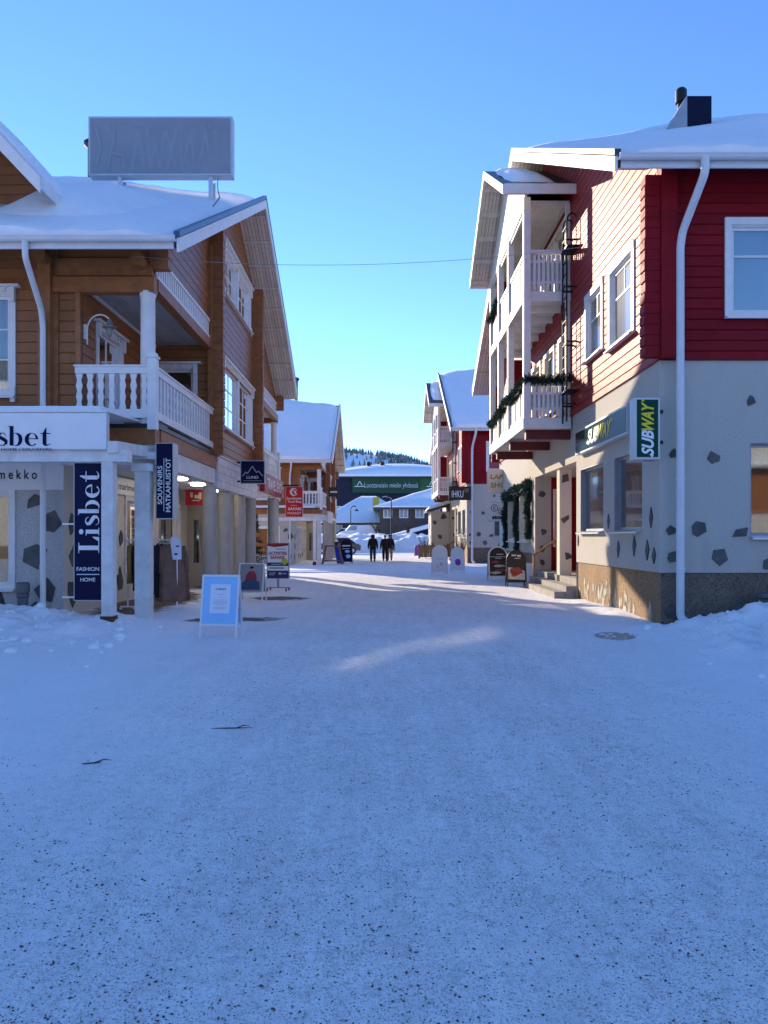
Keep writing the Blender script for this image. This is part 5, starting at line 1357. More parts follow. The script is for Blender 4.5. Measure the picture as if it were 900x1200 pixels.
def ptext(t, T, s, u0, u1, v0, v1, m, bold=0, o=.012):
    O = Vector(T(0, 0, o)); xd = Vector(T(1, 0, o))-O; up = Vector(T(0, 1, o))-O
    return text(t, s, u0, u1, v0, v1, O, xd, up, m, bold, ext=0, local=True)
def d_paper(t, T, out):
    shapes(t, T, 'notice', 'paper', [rc(-.16, .17, .40, .87)])
    ptext(t, T, 'Lisbet', -.075, .095, .775, .81, 'letter_navy', .01)
    shapes(t, T, 'small_print', 'sign_grey', [rc(-a+.005, a+.005, v, v+.008) for a, v in ((.06, .70), (.03, .655), (.11, .61), (.125, .59), (.10, .57), (.12, .55), (.06, .53), (.11, .49), (.09, .47))], .0095)
a_board('a_board', 'white framed board with pale blue panel and paper notice, nearest on the left', -2.62, 12.1, .62, 1.02, R(-7), draw=d_paper, legs=.2, tilt=.34)
def d_person(t, T, out):
    shapes(t, T, 'poster', 'poster_grey', [rc(-.27, .27, .27, .9)])
    shapes(t, T, 'poster_figure', 'red_plaid', [[(-.17, .5), (.15, .5), (.13, .68), (.06, .77), (-.05, .77), (-.13, .68)]], .010)
    shapes(t, T, 'poster_figure', 'skin', [blob(.0, .81, .042, .055)], .0105); shapes(t, T, 'poster_figure', 'coat_black', [blob(.0, .855, .05, .03)], .011)
    shapes(t, T, 'poster_figure', 'denim', [[(-.25, .3), (.24, .3), (.22, .5), (.1, .54), (-.12, .54), (-.23, .48)]], .0115)
a_board('a_board', 'white framed board with photo of a seated person in plaid shirt', -3.3, 18.8, .66, .97, R(-10), draw=d_person, legs=.22, tilt=.34, face='poster_grey')
def d_oval(t, T, out):
    shapes(t, T, 'poster', 'paper', [rc(-.2, .2, .22, .72)]); shapes(t, T, 'picture', 'violet', [blob(.0, .5, .13, .16, 20, .12, 4)], .0105); shapes(t, T, 'picture', 'sign_white', [blob(.02, .28, .1, .03)], .0105)
def d_faint(t, T, out):
    shapes(t, T, 'poster', 'paper', [rc(-.26, .26, .25, .78)]); shapes(t, T, 'picture', 'sign_grey', [blob(.05, .45, .06, .09, 7, .2, 2), blob(-.1, .35, .05, .04), rc(-.15, .15, .66, .69)], .0105)
a_board('a_board', 'round-topped white board with pale notice in front of the farther red house', 2.42, 32.7, .68, 1.3, R(4), 'round', 'alu_white', 'sign_white', .1, .3, draw=d_faint)
a_board('a_board', 'round-topped white board with a violet picture near the farther red house', 3.33, 34, .62, 1.2, R(4), 'round', 'alu_white', 'sign_white', .12, .3, draw=d_oval)
def d_menu(t, T, out):
    shapes(t, T, 'divider', 'sign_grey', [rc(-.3, .3, .86, .88)])
    shapes(t, T, 'picture', 'food_red', [blob(-.1, .68, .15, .05, 12, .2, 1), blob(.08, .38, .16, .06, 12, .2, 5)], .0105); shapes(t, T, 'picture', 'food_pale', [blob(.05, .54, .2, .05, 12, .2, 2), blob(-.08, .3, .2, .05, 12, .2, 3), rc(-.05, .2, .94, .98), rc(-.1, .12, .80, .83)], .0115)
a_board('a_board', 'round-topped grey framed menu board with food pictures', 4.08, 27, .70, 1.25, R(3), 'round', 'alu', 'sign_black', .14, .3, draw=d_menu, fr=.045)
def d_burger(t, T, out):
    shapes(t, T, 'picture', 'food_pale', [[(-.27, .25), (.26, .22), (.26, .5), (.05, .6), (-.27, .62)]]); shapes(t, T, 'picture', 'food_red', [blob(.0, .50, .2, .13, 14, .25, 3), blob(-.08, .4, .1, .07, 10, .3, 6)], .0105)
    shapes(t, T, 'price_lines', 'sign_cream', [rc(-.15, .0, .98, 1.03), rc(.03, .15, .96, 1.02), rc(-.05, .13, .90, .92)], .0105)
a_board('a_board', 'black round-topped board with a red and pale food picture by the steps', 4.2, 23.9, .62, 1.17, R(2), 'round', 'black_metal', 'sign_black', .14, .3, draw=d_burger)
a_board('a_board', 'small white framed board behind the black menu board', 4.83, 25.2, .42, .72, R(-38), frame='alu_white', face='paper', legs=.05)
def d_blue(t, T, out):
    shapes(t, T, 'picture', 'poster_blue', [blob(.1, .45, .14, .12, 12, .1, 3), blob(.05, .75, .16, .08, 12, .1, 4)]); shapes(t, T, 'text_lines', 'sign_grey', [rc(-.25, .25, 1.05, 1.14), rc(-.25, .2, .9, .93)])
a_board('a_board', 'round-topped dark blue board at the corner of the farther brown chalet', -2.32, 46, .74, 1.5, R(14), 'round', 'black_metal', 'dark_navy', .1, .3, draw=d_blue)
a_board('a_board', 'small violet board at the far end of the street', 2.75, 60.5, .62, 1.0, R(5), 'round', 'frame_grey', 'violet', .1, .3)
# bright blue panel beside it
t = thing('leaning_panel', 'bright blue panel leaning against the dark blue board', 'sign board', (-2.55, 44.6, 0))
mb = MB(); mb.hexa([(-.25, 0, .02), (.2, .05, .02), (.2, .1, .02), (-.25, .05, .02), (-.42, .2, 1.05), (-.1, .25, 1.0), (-.1, .29, 1.0), (-.42, .24, 1.05)]); mb.build('face', 'royal_blue', t, local=True)
# wooden trestle
t = thing('wooden_trestle', 'dark wooden trestle table with a small pot beside the dark blue board', 'table', (-3.0, 44.2, 0))
mb = MB(); mb.box(-.5, .45, -.25, .25, 1.02, 1.09); mb.build('top', 'old_wood', t, local=True)
for sx, a in ((-.42, -.2), (.36, .2)):
    for sy in (-.2, .2):
        mb = MB(); mb.beam((sx, sy, 1.02), (sx+a, sy*1.3, 0), .09, .09, (0, 1, 0)); mb.build('leg', 'old_wood', t, local=True)
mb = MB(); mb.box(-.5, .45, -.2, .2, .16, .22); mb.build('shelf', 'old_wood', t, local=True)
t = thing('flower_pot', 'small dark pot standing on the wooden trestle', 'pot', (-2.8, 44.2, 1.09)); mb = MB(); mb.lathe((0, 0, 0), [(.1, 0), (.13, .22), (.12, .22)], 14); mb.build('bowl', 'black_metal', t, local=True); mb = MB(); mb.lathe((0, 0, .22), [(.1, 0), (.08, .08), (.03, .14)], 10); mb.build('snow_cap', 'snow_clean', t, local=True)
# wheeled poster stand
Y = 22.2
t = thing('poster_stand', 'wheeled poster stand advertising activities and safaris', 'sign board', (-3.13, Y, 0), R(-4), 'advertising boards standing on the snow')
mb = MB(); mb.box(-.34, .34, -.03, .03, .36, 1.42); mb.build('frame', 'frame_grey', t, local=True)
T = lambda u, v, o=0: (u, -.032-o, v)
shapes(t, T, 'poster', 'sign_white', [rc(-.31, .31, .38, 1.40)], .003); shapes(t, T, 'poster_band', 'sign_red_dark', [[(-.31, 1.4), (.31, 1.4), (.31, 1.34), (-.1, 1.29), (-.31, 1.33)]], .0055); shapes(t, T, 'poster_band', 'indigo', [rc(-.31, .31, .38, .6), rc(-.31, .31, .74, .84)], .0055)
mb = MB(); q = blob(.2, .87, .095, .095, 24); mb.quad(*[T(*p, .008) for p in q]); mb.build('seal', 'sign_yellow', t, local=True)
text(t, 'ACTIVITIES', -.28, .27, 1.06, 1.16, (0, -.039, 0), *XM, 'letter_red', .03, local=True); text(t, 'SAFARIS', -.22, .2, .94, 1.04, (0, -.039, 0), *XM, 'letter_red', .03, local=True)
shapes(t, T, 'small_print', 'frame_grey', [rc(-.25, .18, .65, .7), rc(-.05, .25, 1.22, 1.235), rc(-.1, .2, 1.24, 1.25)], .0075); shapes(t, T, 'small_print', 'sign_grey', [rc(-.26, -.06, .52, .54), rc(-.26, -.1, .47, .49), rc(.02, .1, .48, .55), rc(.12, .26, .50, .53), rc(-.2, .1, .78, .80)], .0075)
mb = MB(); mb.box(-.03, .03, -.025, .025, .08, .36); mb.box(-.33, .33, -.02, .02, .08, .11)
for x in (-.28, .28): mb.box(x-.018, x+.018, -.25, .25, .075, .105)
mb.build('stand', 'frame_grey', t, local=True)
for x in (-.28, .28):
    for y in (-.23, .23): mb = MB(); mb.tube([(x-.015, y, .04), (x+.015, y, .04)], .04, 12); mb.build('wheel', 'tyre', t, local=True)

# ------------------------------------------------------------------ clothes on the rack
t = thing('clothes_rack', 'white metal clothes rack standing under the balcony beside the post', 'clothes rack', (-5.05, 16.5, 0))
mb = MB(); mb.tube([(-.62, 0, 1.53), (.52, 0, 1.53)], .018, 8); mb.build('rail', 'alu_white', t, local=True)
mb = MB()
for x in (-.58, .5): mb.tube([(x, 0, 0.06), (x, 0, 1.56)], .018, 8); mb.box(x-.16, x+.16, -.02, .02, .05, .08); mb.tube([(x-.15, -.02, .03), (x-.15, .02, .03)], .03, 8); mb.tube([(x+.15, -.02, .03), (x+.15, .02, .03)], .03, 8)
mb.build('stand', 'alu_white', t, local=True)
def garment(label, m, x, ln, w, yaw, seed):
    g = thing('hanging_coat', label, 'coat', (-5.05+x, 16.5, 1.53-ln), yaw, 'coats hanging on the rack')
    rnd = random.Random(seed); mb = MB(); rows = []; nz, na = 14, 22
    for k in range(nz+1):
        v = k/nz; z = v*(ln-.07); sh = min(1, (1-v)/.10) if v > .9 else 1
        hw = w*(.5-.06*v)*(.25+.75*sh**.6); th = .055*(1.15-.4*v)*(.5+.5*sh)
        row = []
        for j in range(na):
            a = 2*math.pi*j/na; f = 1+(.34*math.sin(a*6+seed+v*1.2)+.15*math.sin(a*11+seed*2))*(1-v*.7)
            row.append((th*f*math.cos(a), hw*f*math.sin(a), z))
        rows.append(row)
    mb.add([p for r_ in rows for p in r_], [(i*na+j, i*na+(j+1) % na, (i+1)*na+(j+1) % na, (i+1)*na+j) for i in range(nz) for j in range(na)]+[tuple(range(na-1, -1, -1)), tuple(range(nz*na, nz*na+na))])
    mb.build('body', m, g, smooth=True, local=True)
    for s in (-1, 1):
        mb = MB(); mb.tube([(0, s*w*.40, ln-.13), (.01, s*w*.50, ln-.4), (.02, s*w*.53, ln-.72)], [.05, .055, .045], 10); mb.build('sleeve', m, g, smooth=True, local=True)
    mb = MB(); mb.tube([(0, -.15, ln-.09), (0, 0, ln-.06), (0, .15, ln-.09)], .008, 6); mb.tube([(0, 0, ln-.06), (0, 0, ln-.02), (0, .02, ln+.01), (0, 0, ln+.02)], .005, 6); mb.build('hanger', 'alu', g, local=True)
for i, (lab, m, x, ln, w, yaw) in enumerate((('ochre coat at the left end of the rack', 'coat_ochre', -.5, .95, .5, .1), ('navy coat hanging next to the ochre one', 'coat_navy', -.36, 1.1, .52, .05), ('long black coat behind the white post, third on the rack', 'coat_black', -.22, 1.2, .52, 0),
        ('black coat hanging fourth from the ochre coat', 'coat_black', -.06, 1.15, .5, -.06), ('dark navy coat between black and brown coats', 'coat_navy', .08, 1.2, .5, .05), ('black coat hanging just behind the brown coats', 'coat_black', .2, 1.25, .5, -.3), ('brown coat hanging next to the black coats', 'coat_brown', .32, 1.32, .52, -.75), ('long brown coat at the right end of the rack', 'coat_brown', .43, 1.35, .55, -.95))): garment(lab, m, x, ln, w, yaw, i)
t = thing('rack_notice', 'white rounded notice with black print on the end of the clothes rack', 'sign', (-4.55, 16.42, 1.1))
mb = MB(); q = [(-.07, 0), (.12, 0), (.12, .3), (.09, .42), (.0, .5), (-.1, .5), (-.12, .42)]; mb.prism(q, 1, -.012, .0); mb.build('card', 'paper', t, local=True)
mb = MB(); mb.prism([(-.0, .28), (.08, .28), (.08, .31), (0, .31)], 1, -.016, -.0125); mb.prism([(-.03, .1), (.04, .1), (.04, .14), (-.03, .14)], 1, -.016, -.0125); mb.build('print', 'letter_black', t, local=True)

# vent pipes standing by the walls
for x, y, m, lab in ((-7.0, 14.55, 'pipe_grey', 'grey plastic vent pipe with collar standing by the left stucco wall'), (6.78, 13.2, 'pipe_grey', 'blue-grey vent pipe with wide cap by the right stucco wall')):
    t = thing('vent_pipe', lab, 'pipe', (x, y, 0), group='vent pipes by the house walls')
    mb = MB(); r = .1; mb.lathe((0, 0, -.1), [(r, 0), (r, .52), (r+.02, .54), (r+.02, .6), (r, .62)], 20); smooth_by_angle(mb.build('pipe', m, t, local=True), 35)
    mb = MB(); mb.lathe((0, 0, .52), [(r+.03, 0), (r+.03, .17), (r+.005, .2), (r-.02, .2)] if x < 0 else [(r+.05, 0), (r+.1, .02), (r+.1, .08), (r+.03, .1)], 20); smooth_by_angle(mb.build('cap', m, t, local=True), 35)

# small spruce under the arcade
def conifer(name, label, x, y, h, r, seed, group=None, lights=False):
    t = thing(name, label, 'tree', (x, y, 0), group=group); rnd = random.Random(seed)
    mb = MB(); mb.tube([(0, 0, 0), (0, 0, h*.95)], [.06, .01], 8); mb.build('trunk', 'bark', t, local=True)
    mb = MB()
    for i in range(150):
        v = rnd.random()**.8; z = .15+v*(h-.2); a = rnd.uniform(0, 6.28); ln = r*(1-v)**.85*rnd.uniform(.7, 1.05)+.05
        p = [(0, 0, z), (ln*.5*math.cos(a), ln*.5*math.sin(a), z+.02), (ln*math.cos(a), ln*math.sin(a), z-.12*ln)]
        needles(mb, p, .05, int(18+50*ln), .09, i)
    mb.build('crown', 'needles', t, local=True); return t
conifer('spruce_tree', 'small dark spruce standing behind the last columns of the arcade', -5.25, 30.2, 2.75, .75, 3)

# ------------------------------------------------------------------ people
def skin(name, joints, edges, m, parent, root, sub=2):
    me = bpy.data.meshes.new(name); me.from_pydata([j[:3] for j in joints], edges, [])
    o = bpy.data.objects.new(name, me); COL.objects.link(o)
    md = o.modifiers.new('s', 'SKIN'); sv = me.skin_vertices[0].data
    for i, j in enumerate(joints):
        rr = j[3] if isinstance(j[3], tuple) else (j[3], j[3]); sv[i].radius = rr; sv[i].use_root = (i == root)
    md.use_smooth_shade = True
    md2 = o.modifiers.new('u', 'SUBSURF'); md2.levels = sub; md2.render_levels = sub
    dg = bpy.context.evaluated_depsgraph_get(); dg.update()
    nm = bpy.data.meshes.new_from_object(o.evaluated_get(dg)); nm.name = name
    bpy.data.objects.remove(o); nm.materials.clear(); nm.materials.append(MATS[m])
    nm.polygons.foreach_set('use_smooth', [True]*len(nm.polygons))
    r = bpy.data.objects.new(name, nm); COL.objects.link(r); r.parent = parent
    return r
def person(label, x, y, h, coat, trousers, stride, rz=0, hood=False, long_coat=False, bag=None):
    t = thing('person', label, 'person', (x, y, gz(x, y)), rz, 'people walking away down the street')
    k = h/1.75; a = stride
    J = [(0, 0, .95, .10), (0, .0, 1.2, .11), (0, .0, 1.42, .10), (0, .01, 1.53, .055), (0, .02, 1.60, .075), (0, .03, 1.67, .095), (0, .03, 1.73, .06),
         (.10, 0, .90, .09), (.11, a*.16, .50, .065), (.11, a*.10-.05, .09, .045), (.12, a*.10+.13, .04, .04),
         (-.10, 0, .90, .09), (-.11, -a*.10, .50, .065), (-.11, -a*.22, .09, .045), (-.12, -a*.22+.17, .04, .04),
         (.20, 0, 1.40, .065), (.27, -a*.06, 1.12, .05), (.29, a*.02-a*.08+.04, .87, .04), (.295, -a*.04+.06, .79, .045),
         (-.20, 0, 1.40, .065), (-.27, a*.06, 1.12, .05), (-.29, a*.08+.04, .87, .04), (-.295, a*.07+.06, .79, .045)]
    E = [(0, 1), (1, 2), (2, 3), (3, 4), (4, 5), (5, 6), (0, 7), (7, 8), (8, 9), (9, 10), (0, 11), (11, 12), (12, 13), (13, 14), (2, 15), (15, 16), (16, 17), (17, 18), (2, 19), (19, 20), (20, 21), (21, 22)]
    S = lambda js: [(p[0]*k, p[1]*k, p[2]*k, tuple(r*k for r in p[3]) if isinstance(p[3], tuple) else p[3]*k) for p in js]
    skin('body', S(J), E, 'skin', t, 0)
    lo = .72 if long_coat else .84
    C = [(0, 0, lo, (.22, .17)), (0, 0, 1.0, (.22, .16)), (0, 0, 1.25, (.225, .165)), (0, .0, 1.42, (.19, .14)), (0, .01, 1.53, (.10, .10)), J[15][:3]+(.085,), J[16][:3]+(.075,), J[17][:3]+(.06,), J[19][:3]+(.085,), J[20][:3]+(.075,), J[21][:3]+(.06,)]
    CE = [(0, 1), (1, 2), (2, 3), (3, 4), (3, 5), (5, 6), (6, 7), (3, 8), (8, 9), (9, 10)]
    skin('coat', S(C), CE, coat, t, 1)
    Tj = [(0, 0, .93, .14), J[7][:3]+(.12,), J[8][:3]+(.095,), (J[9][0], J[9][1], .12, .085), J[11][:3]+(.12,), J[12][:3]+(.095,), (J[13][0], J[13][1], .12, .085)]
    skin('trousers', S(Tj), [(0, 1), (1, 2), (2, 3), (0, 4), (4, 5), (5, 6)], trousers, t, 0)
    for q, w in ((9, 10), (13, 14)): skin('boot', S([(J[q][0], J[q][1], .16, .06), (J[q][0], J[q][1]-.01, .06, .06), (J[w][0], J[w][1], .045, .05)]), [(0, 1), (1, 2)], 'coat_black', t, 0, 1)
    if hood: skin('hood', S([(0, .0, 1.48, .13), (0, .01, 1.58, .145), (0, .015, 1.68, .135), (0, .02, 1.75, .085)]), [(0, 1), (1, 2), (2, 3)], coat, t, 0)
    else: skin('hat', S([(0, .03, 1.62, .12), (0, .03, 1.70, .115), (0, .03, 1.76, .07)]), [(0, 1), (1, 2)], 'coat_navy', t, 0)
    if bag: skin('bag', S([(.27, .02, .95, .07), (.28, .02, .78, .11), (.28, .02, .68, .09)]), [(0, 1), (1, 2)], bag, t, 0)
    return t
person('person walking away in black hooded jacket and dark teal trousers', -.72, 48.5, 1.76, 'coat_black', 'trouser_teal', 1.0, R(2), hood=True)
person('person walking away in dark navy coat, all black, right of the teal trousers', .07, 48.5, 1.70, 'coat_black', 'coat_black', -1.0, R(-3), long_coat=True)
person('person in black jacket and hat with a khaki bag, half hidden behind another walker', .38, 49.8, 1.72, 'coat_black', 'khaki', 1.0, R(-3), bag='khaki')

# ------------------------------------------------------------------ far end of the street
def simple_block(name, label, x0, x1, y0, y1, z0, ze, zr, wallm, cols=6, rows=1, wz=None, over=.6, hip=0, wtop=None, ridge_frac=.5, group='buildings beyond the end of the street'):
    """far building: walls with inset windows, overhanging snow-covered roof"""
    t = thing(name, label, 'building', ((x0+x1)/2, y0, z0), group=group)
    fp = Plane2((0, y0), (1, 0), (0, -1)); wz = wz or [(z0+(ze-z0)*.35, z0+(ze-z0)*.8)]
    holes = []
    for a, b in wz:
        w = (x1-x0)/cols
        for i in range(cols): holes.append((x0+w*(i+.28), x0+w*(i+.72), a, b))
    mb = MB(); wall(mb, fp, x0, x1, z0, ze, holes); mb.box(x0, x0+.2, y0+.003, y1, z0, ze); mb.box(x1-.2, x1, y0+.003, y1, z0, ze); mb.box(x0, x1, y1, y1+.2, z0, ze); mb.build('wall', wallm, t)
    for q in holes:
        mb = MB(); c = .12
        for a in ((q[0]-c, q[0], q[2], q[3]), (q[1], q[1]+c, q[2], q[3]), (q[0]-c, q[1]+c, q[3], q[3]+c), (q[0]-c, q[1]+c, q[2]-c, q[2]), ((q[0]+q[1])/2-.05, (q[0]+q[1])/2+.05, q[2], q[3])): fp.box(mb, *a, -.1, .05)
        w = mb.build('window', 'white_paint', t)
        mb = MB(); fp.box(mb, q[0], q[1], q[2], q[3], -.14, -.11); mb.build('pane', 'far_glass', w)
    yr = y0+(y1-y0)*ridge_frac; o = over
    mb = MB()
    if hip:
        p = [(x0-o, y0-o, ze), (x1+o, y0-o, ze), (x1+o, y1+o, ze), (x0-o, y1+o, ze), (x0+hip, yr, zr), (x1-hip, yr, zr)]
        mb.add(p+[(a, b, c-.25) for a, b, c in p[:4]], [(0, 1, 5, 4), (1, 2, 5), (2, 3, 4, 5), (3, 0, 4), (0, 6, 7, 1), (1, 7, 8, 2), (2, 8, 9, 3), (3, 9, 6, 0), (6, 9, 8, 7)])
    else: mb.prism([(y0-o, ze), (yr, zr), (y1+o, ze), (y1+o, ze-.25), (yr, zr-.3), (y0-o, ze-.25)], 0, x0-o, x1+o)
    rf = mb.build('roof', 'roof_metal', t)
    mb = MB(); rws = []; nx, ny = 30, 16
    for i in range(nx+1):
        u = i/nx; row = []
        for j in range(ny+1):
            v = j/ny; y = y0-o+(y1-y0+2*o)*v; tt = 1-abs(y-yr)/((yr-y0+o) if y < yr else (y1+o-yr)); hx = hip*tt
            x = x0-o+(hx+o*tt if hip else 0)+(x1-x0+2*o-2*(hx+o*tt if hip else 0))*u; e = min(u*(x1-x0), (1-u)*(x1-x0), v*6, (1-v)*6)
            row.append((x, y, ze+(zr-ze)*tt+.02+.42*min(1, max(0.12, e))**.5*(1+.4*noise.noise((x*.3, y*.3, x0)))))
        rws.append(row)
    W = ny+1; mb.add([p for r_ in rws for p in r_], [(i*W+j, (i+1)*W+j, (i+1)*W+j+1, i*W+j+1) for i in range(nx) for j in range(ny)])
    for i in range(nx): a, b = rws[i][0], rws[i+1][0]; mb.quad(a, b, (b[0], b[1], ze), (a[0], a[1], ze))
    for j in range(ny):
        for i in (0, nx): a, b = rws[i][j], rws[i][j+1]; mb.quad(a, b, (b[0], b[1], b[2]-.4), (a[0], a[1], a[2]-.4))
    mb.build('roof_snow', 'snow_clean', rf, smooth=True)
    return t
mat('far_glass', (.30, .40, .46), .2, var=.3, scale=.7)
b1 = simple_block('low_building', 'low building with blue shaded snow roof and a yellow roof sign', -9.5, 5.0, 105, 119, 1.0, 3.55, 7.2, 'far_brown', 7, wz=[(1.9, 3.1)], hip=6)
Y = 105.5; mb = MB(); mb.box(PX(437, 107), PX(444.5, 107), 106.6, 106.75, PZ(612-14, 107)-.1, PZ(606.5-14, 107)+1.2); mb.box(PX(438.5, 107), PX(439, 107), 106.75, 107, 4.0, 6.2)
rs_ = mb.build('roof_sign', 'sign_yellow', b1)
b2 = simple_block('long_building', 'long dark navy building under a green banner, far behind the street end', -14, 20, 150, 176, 2.6, 13.6, 15.6, 'far_navy', 11, wz=[(5.4, 7.6)], over=1.0)
mb = MB(); rows = []
for i in range(41):   # crowned snow on the long roof
    u = i/40; x = -15+36*u; zt = 14.0+3.0*math.sin(math.pi*min(1, max(0, (u*1.0))))**.8
    rows.append([(x, 148.8, 13.62), (x, 148.75, 13.75+.35*min(1, u*4)), (x, 152, 13.9+(zt-14)*.62), (x, 158, zt-.0), (x, 164, zt+.1), (x, 172, zt-.8)])
mb.add([p for r_ in rows for p in r_], [(i*6+j, (i+1)*6+j, (i+1)*6+j+1, i*6+j+1) for i in range(40) for j in range(5)])
mb.build('snow_crown', 'snow_clean', b2, smooth=True)
for x in (-3.0, -.3):
    mb = MB(); mb.lathe((PX(432 if x < -1 else 448, 156), 156, 14.5), [(.35, 0), (.35, 1.9), (.5, 2.0), (.5, 2.5), (.2, 2.7)], 10); mb.build('roof_vent', 'black_metal', b2)
mb = MB(); mb.box(PX(421, 148), PX(426, 148), 147.4, 149.98, 7.4, 7.7); mb.hexa([(PX(421, 148), 147.4, 7.7), (PX(427, 148), 147.4, 7.7), (PX(427, 148), 149.98, 7.7), (PX(421, 148), 149.98, 7.7), (PX(422, 148), 148, 8.5), (PX(426, 148), 148, 8.5), (PX(426, 148), 149.98, 9.0), (PX(422, 148), 149.98, 9.0)]); mb.build('porch_snow', 'snow_clean', b2)
t = thing('banner', 'long green banner with white lettering across the dark navy building', 'banner', (4, 149.5, 10.4))
mb = MB(); n = 24; z = lambda px: (PZ(576.5, 149), PZ(559.5, 149))
for i in range(n):
    x0 = PX(413+102*i/n, 149); x1 = PX(413+102*(i+1)/n, 149); b0 = 10.45-.5*math.sin(math.pi*i/n)*.4; b1_ = 10.45-.5*math.sin(math.pi*(i+1)/n)*.4
    mb.hexa([(x0, 149.5, b0), (x1, 149.5, b1_), (x1, 149.6, b1_), (x0, 149.6, b0), (x0, 149.5, 13.3), (x1, 149.5, 13.3), (x1, 149.6, 13.3), (x0, 149.6, 13.3)])
mb.build('cloth', 'banner_green', t)
mb = MB(); mb.box(PX(493, 149), PX(505, 149), 149.47, 149.495, 10.5, 13.28); mb.build('lime_field', 'banner_lime', t)
text(t, 'Luottavaisin mielin yhdessä', PX(427, 149), PX(490, 149), PZ(573, 149), PZ(565.5, 149), (0, 149.46, 0), *XM, 'sign_grey', .0)
mb = MB()
for cx in (421.5, 506):
    for p in (((cx-3, 569), (cx, 564)), ((cx, 564), (cx+3, 569)), ((cx-6, 570), (cx+6, 570))): mb.beam(px3(p[0], 149.4), px3(p[1], 149.4), .05, .14)
mb.build('emblem', 'letter_white', t)
b3 = simple_block('white_roof_building', 'building with bright sunlit snow roof and a row of dark windows', PX(445, 96), 24, 96, 116, .9, 5.35, 8.6, 'far_brown', 12, wz=[(4.1, 5.15)], over=.8, hip=8.5)
# low shed with long sloping snowy roof
t = thing('lean_to_shed', 'dark shed with a long low sloping snow-covered roof', 'shed', (2, 88, 1.0))
a, b = PX(445, 88), PX(509, 88)
mb = MB(); mb.hexa([(a, 88, .8), (b, 88, .8), (b, 91, .8), (a, 91, .8), (a, 88, 1.15), (b, 88, 2.75), (b, 91, 2.75), (a, 91, 1.15)]); mb.build('wall', 'far_navy', t)
mb = MB(); mb.hexa([(a-.4, 87.5, .96), (b, 87.5, 2.76), (b, 91.4, 2.78), (a-.4, 91.4, .98), (a-.4, 87.5, 1.35), (b, 87.5, 3.2), (b, 91.4, 3.3), (a-.4, 91.4, 1.4)]); mb.build('roof_snow', 'snow_clean', t)
# stone porch on the farther red house
t = thing('stone_porch', 'pale stone porch with dark slate patches and sloping snowy roof', 'porch', (4.2, 56.5, 0))
pp = Plane2((0, 56.5), (1, 0), (0, -1)); ps = Plane2((3.55, 0), (0, 1), (-1, 0)); mb = MB(); mb.box(3.55, 4.95, 56.5, 60, -.1, 3.5); mb.mi = 1
for i, (u, z, r) in enumerate(((3.8, 2.7, .2), (4.5, 3.1, .25), (4.2, 1.6, .2), (4.6, .7, .25), (3.85, .6, .2))): inlay(mb, pp, u, z, r, 400+i)
for i, (u, z, r) in enumerate(((57.2, 1.6, .25), (58.5, 2.4, .3), (59.2, .8, .25))): inlay(mb, ps, u, z, r, 420+i)
mb.build('wall', ['stucco', 'slate_inlay'], t)
mb = MB(); mb.hexa([(3.2, 56.1, 3.45), (4.96, 56.1, 3.95), (4.96, 60.4, 3.95), (3.2, 60.4, 3.45), (3.2, 56.1, 3.6), (4.96, 56.1, 4.1), (4.96, 60.4, 4.1), (3.2, 60.4, 3.6)]); rf = mb.build('roof', 'roof_metal', t)
mb = MB(); mb.hexa([(3.25, 56.15, 3.605), (4.95, 56.15, 4.1), (4.95, 60.3, 4.1), (3.25, 60.3, 3.605), (3.4, 56.3, 3.85), (4.95, 56.3, 4.4), (4.95, 60.2, 4.4), (3.4, 60.2, 3.85)]); mb.build('roof_snow', 'snow_clean', rf)
# terrace fence and planters beside it
t = thing('terrace_fence', 'brown boarded terrace fence beside the stone porch', 'fence', (3.4, 55, 0))
mb = MB()
for i in range(14): mb.box(2.6+i*.15, 2.6+i*.15+.14, 54.9, 54.95, .1, .98)
mb.build('board_panel', 'old_wood', t)
for x in (2.58, 3.6, 4.68): mb = MB(); mb.box(x-.06, x+.06, 54.96, 55.08, -.1, 1.1); mb.build('post', 'old_wood', t)
def bush(label, x, y, h, r, seed, z=None):
    z = gz(x, y) if z is None else z
    t = thing('bare_bush', label, 'bush', (x, y, z), group='bare winter bushes'); rnd = random.Random(seed); mb = MB()
    for i in range(46):
        a = rnd.uniform(0, 6.28); q = rnd.uniform(.2, 1)*r; p = [(0, 0, 0), (q*.3*math.cos(a), q*.3*math.sin(a), h*.45*rnd.uniform(.6, 1.1)), (q*math.cos(a), q*math.sin(a), h*rnd.uniform(.6, 1.1))]
        mb.tube(p, [.018, .012, .004], 4, caps=False)
        for j in range(3):
            b = Vector(p[1]).lerp(Vector(p[2]), rnd.random()); mb.tube([b, b+Vector((rnd.gauss(0, .12), rnd.gauss(0, .12), rnd.uniform(.05, .25)))*r*1.4], [.008, .003], 4, caps=False)
    mb.build('branches', 'bark', t, local=True)
bush('bare brown bush growing by the terrace fence', 3.1, 55.6, 1.5, .8, 3); bush('bare bush against the farther red house wall behind the violet board', 4.5, 43.9, 1.7, .5, 8)
bush('bare bush on the snow bank below the low shed', PX(478, 84), 84, 1.5, 1.1, 12); bush('bare bush left of the lamp post on the snow bank', PX(441, 85), 85, 1.4, .9, 15)
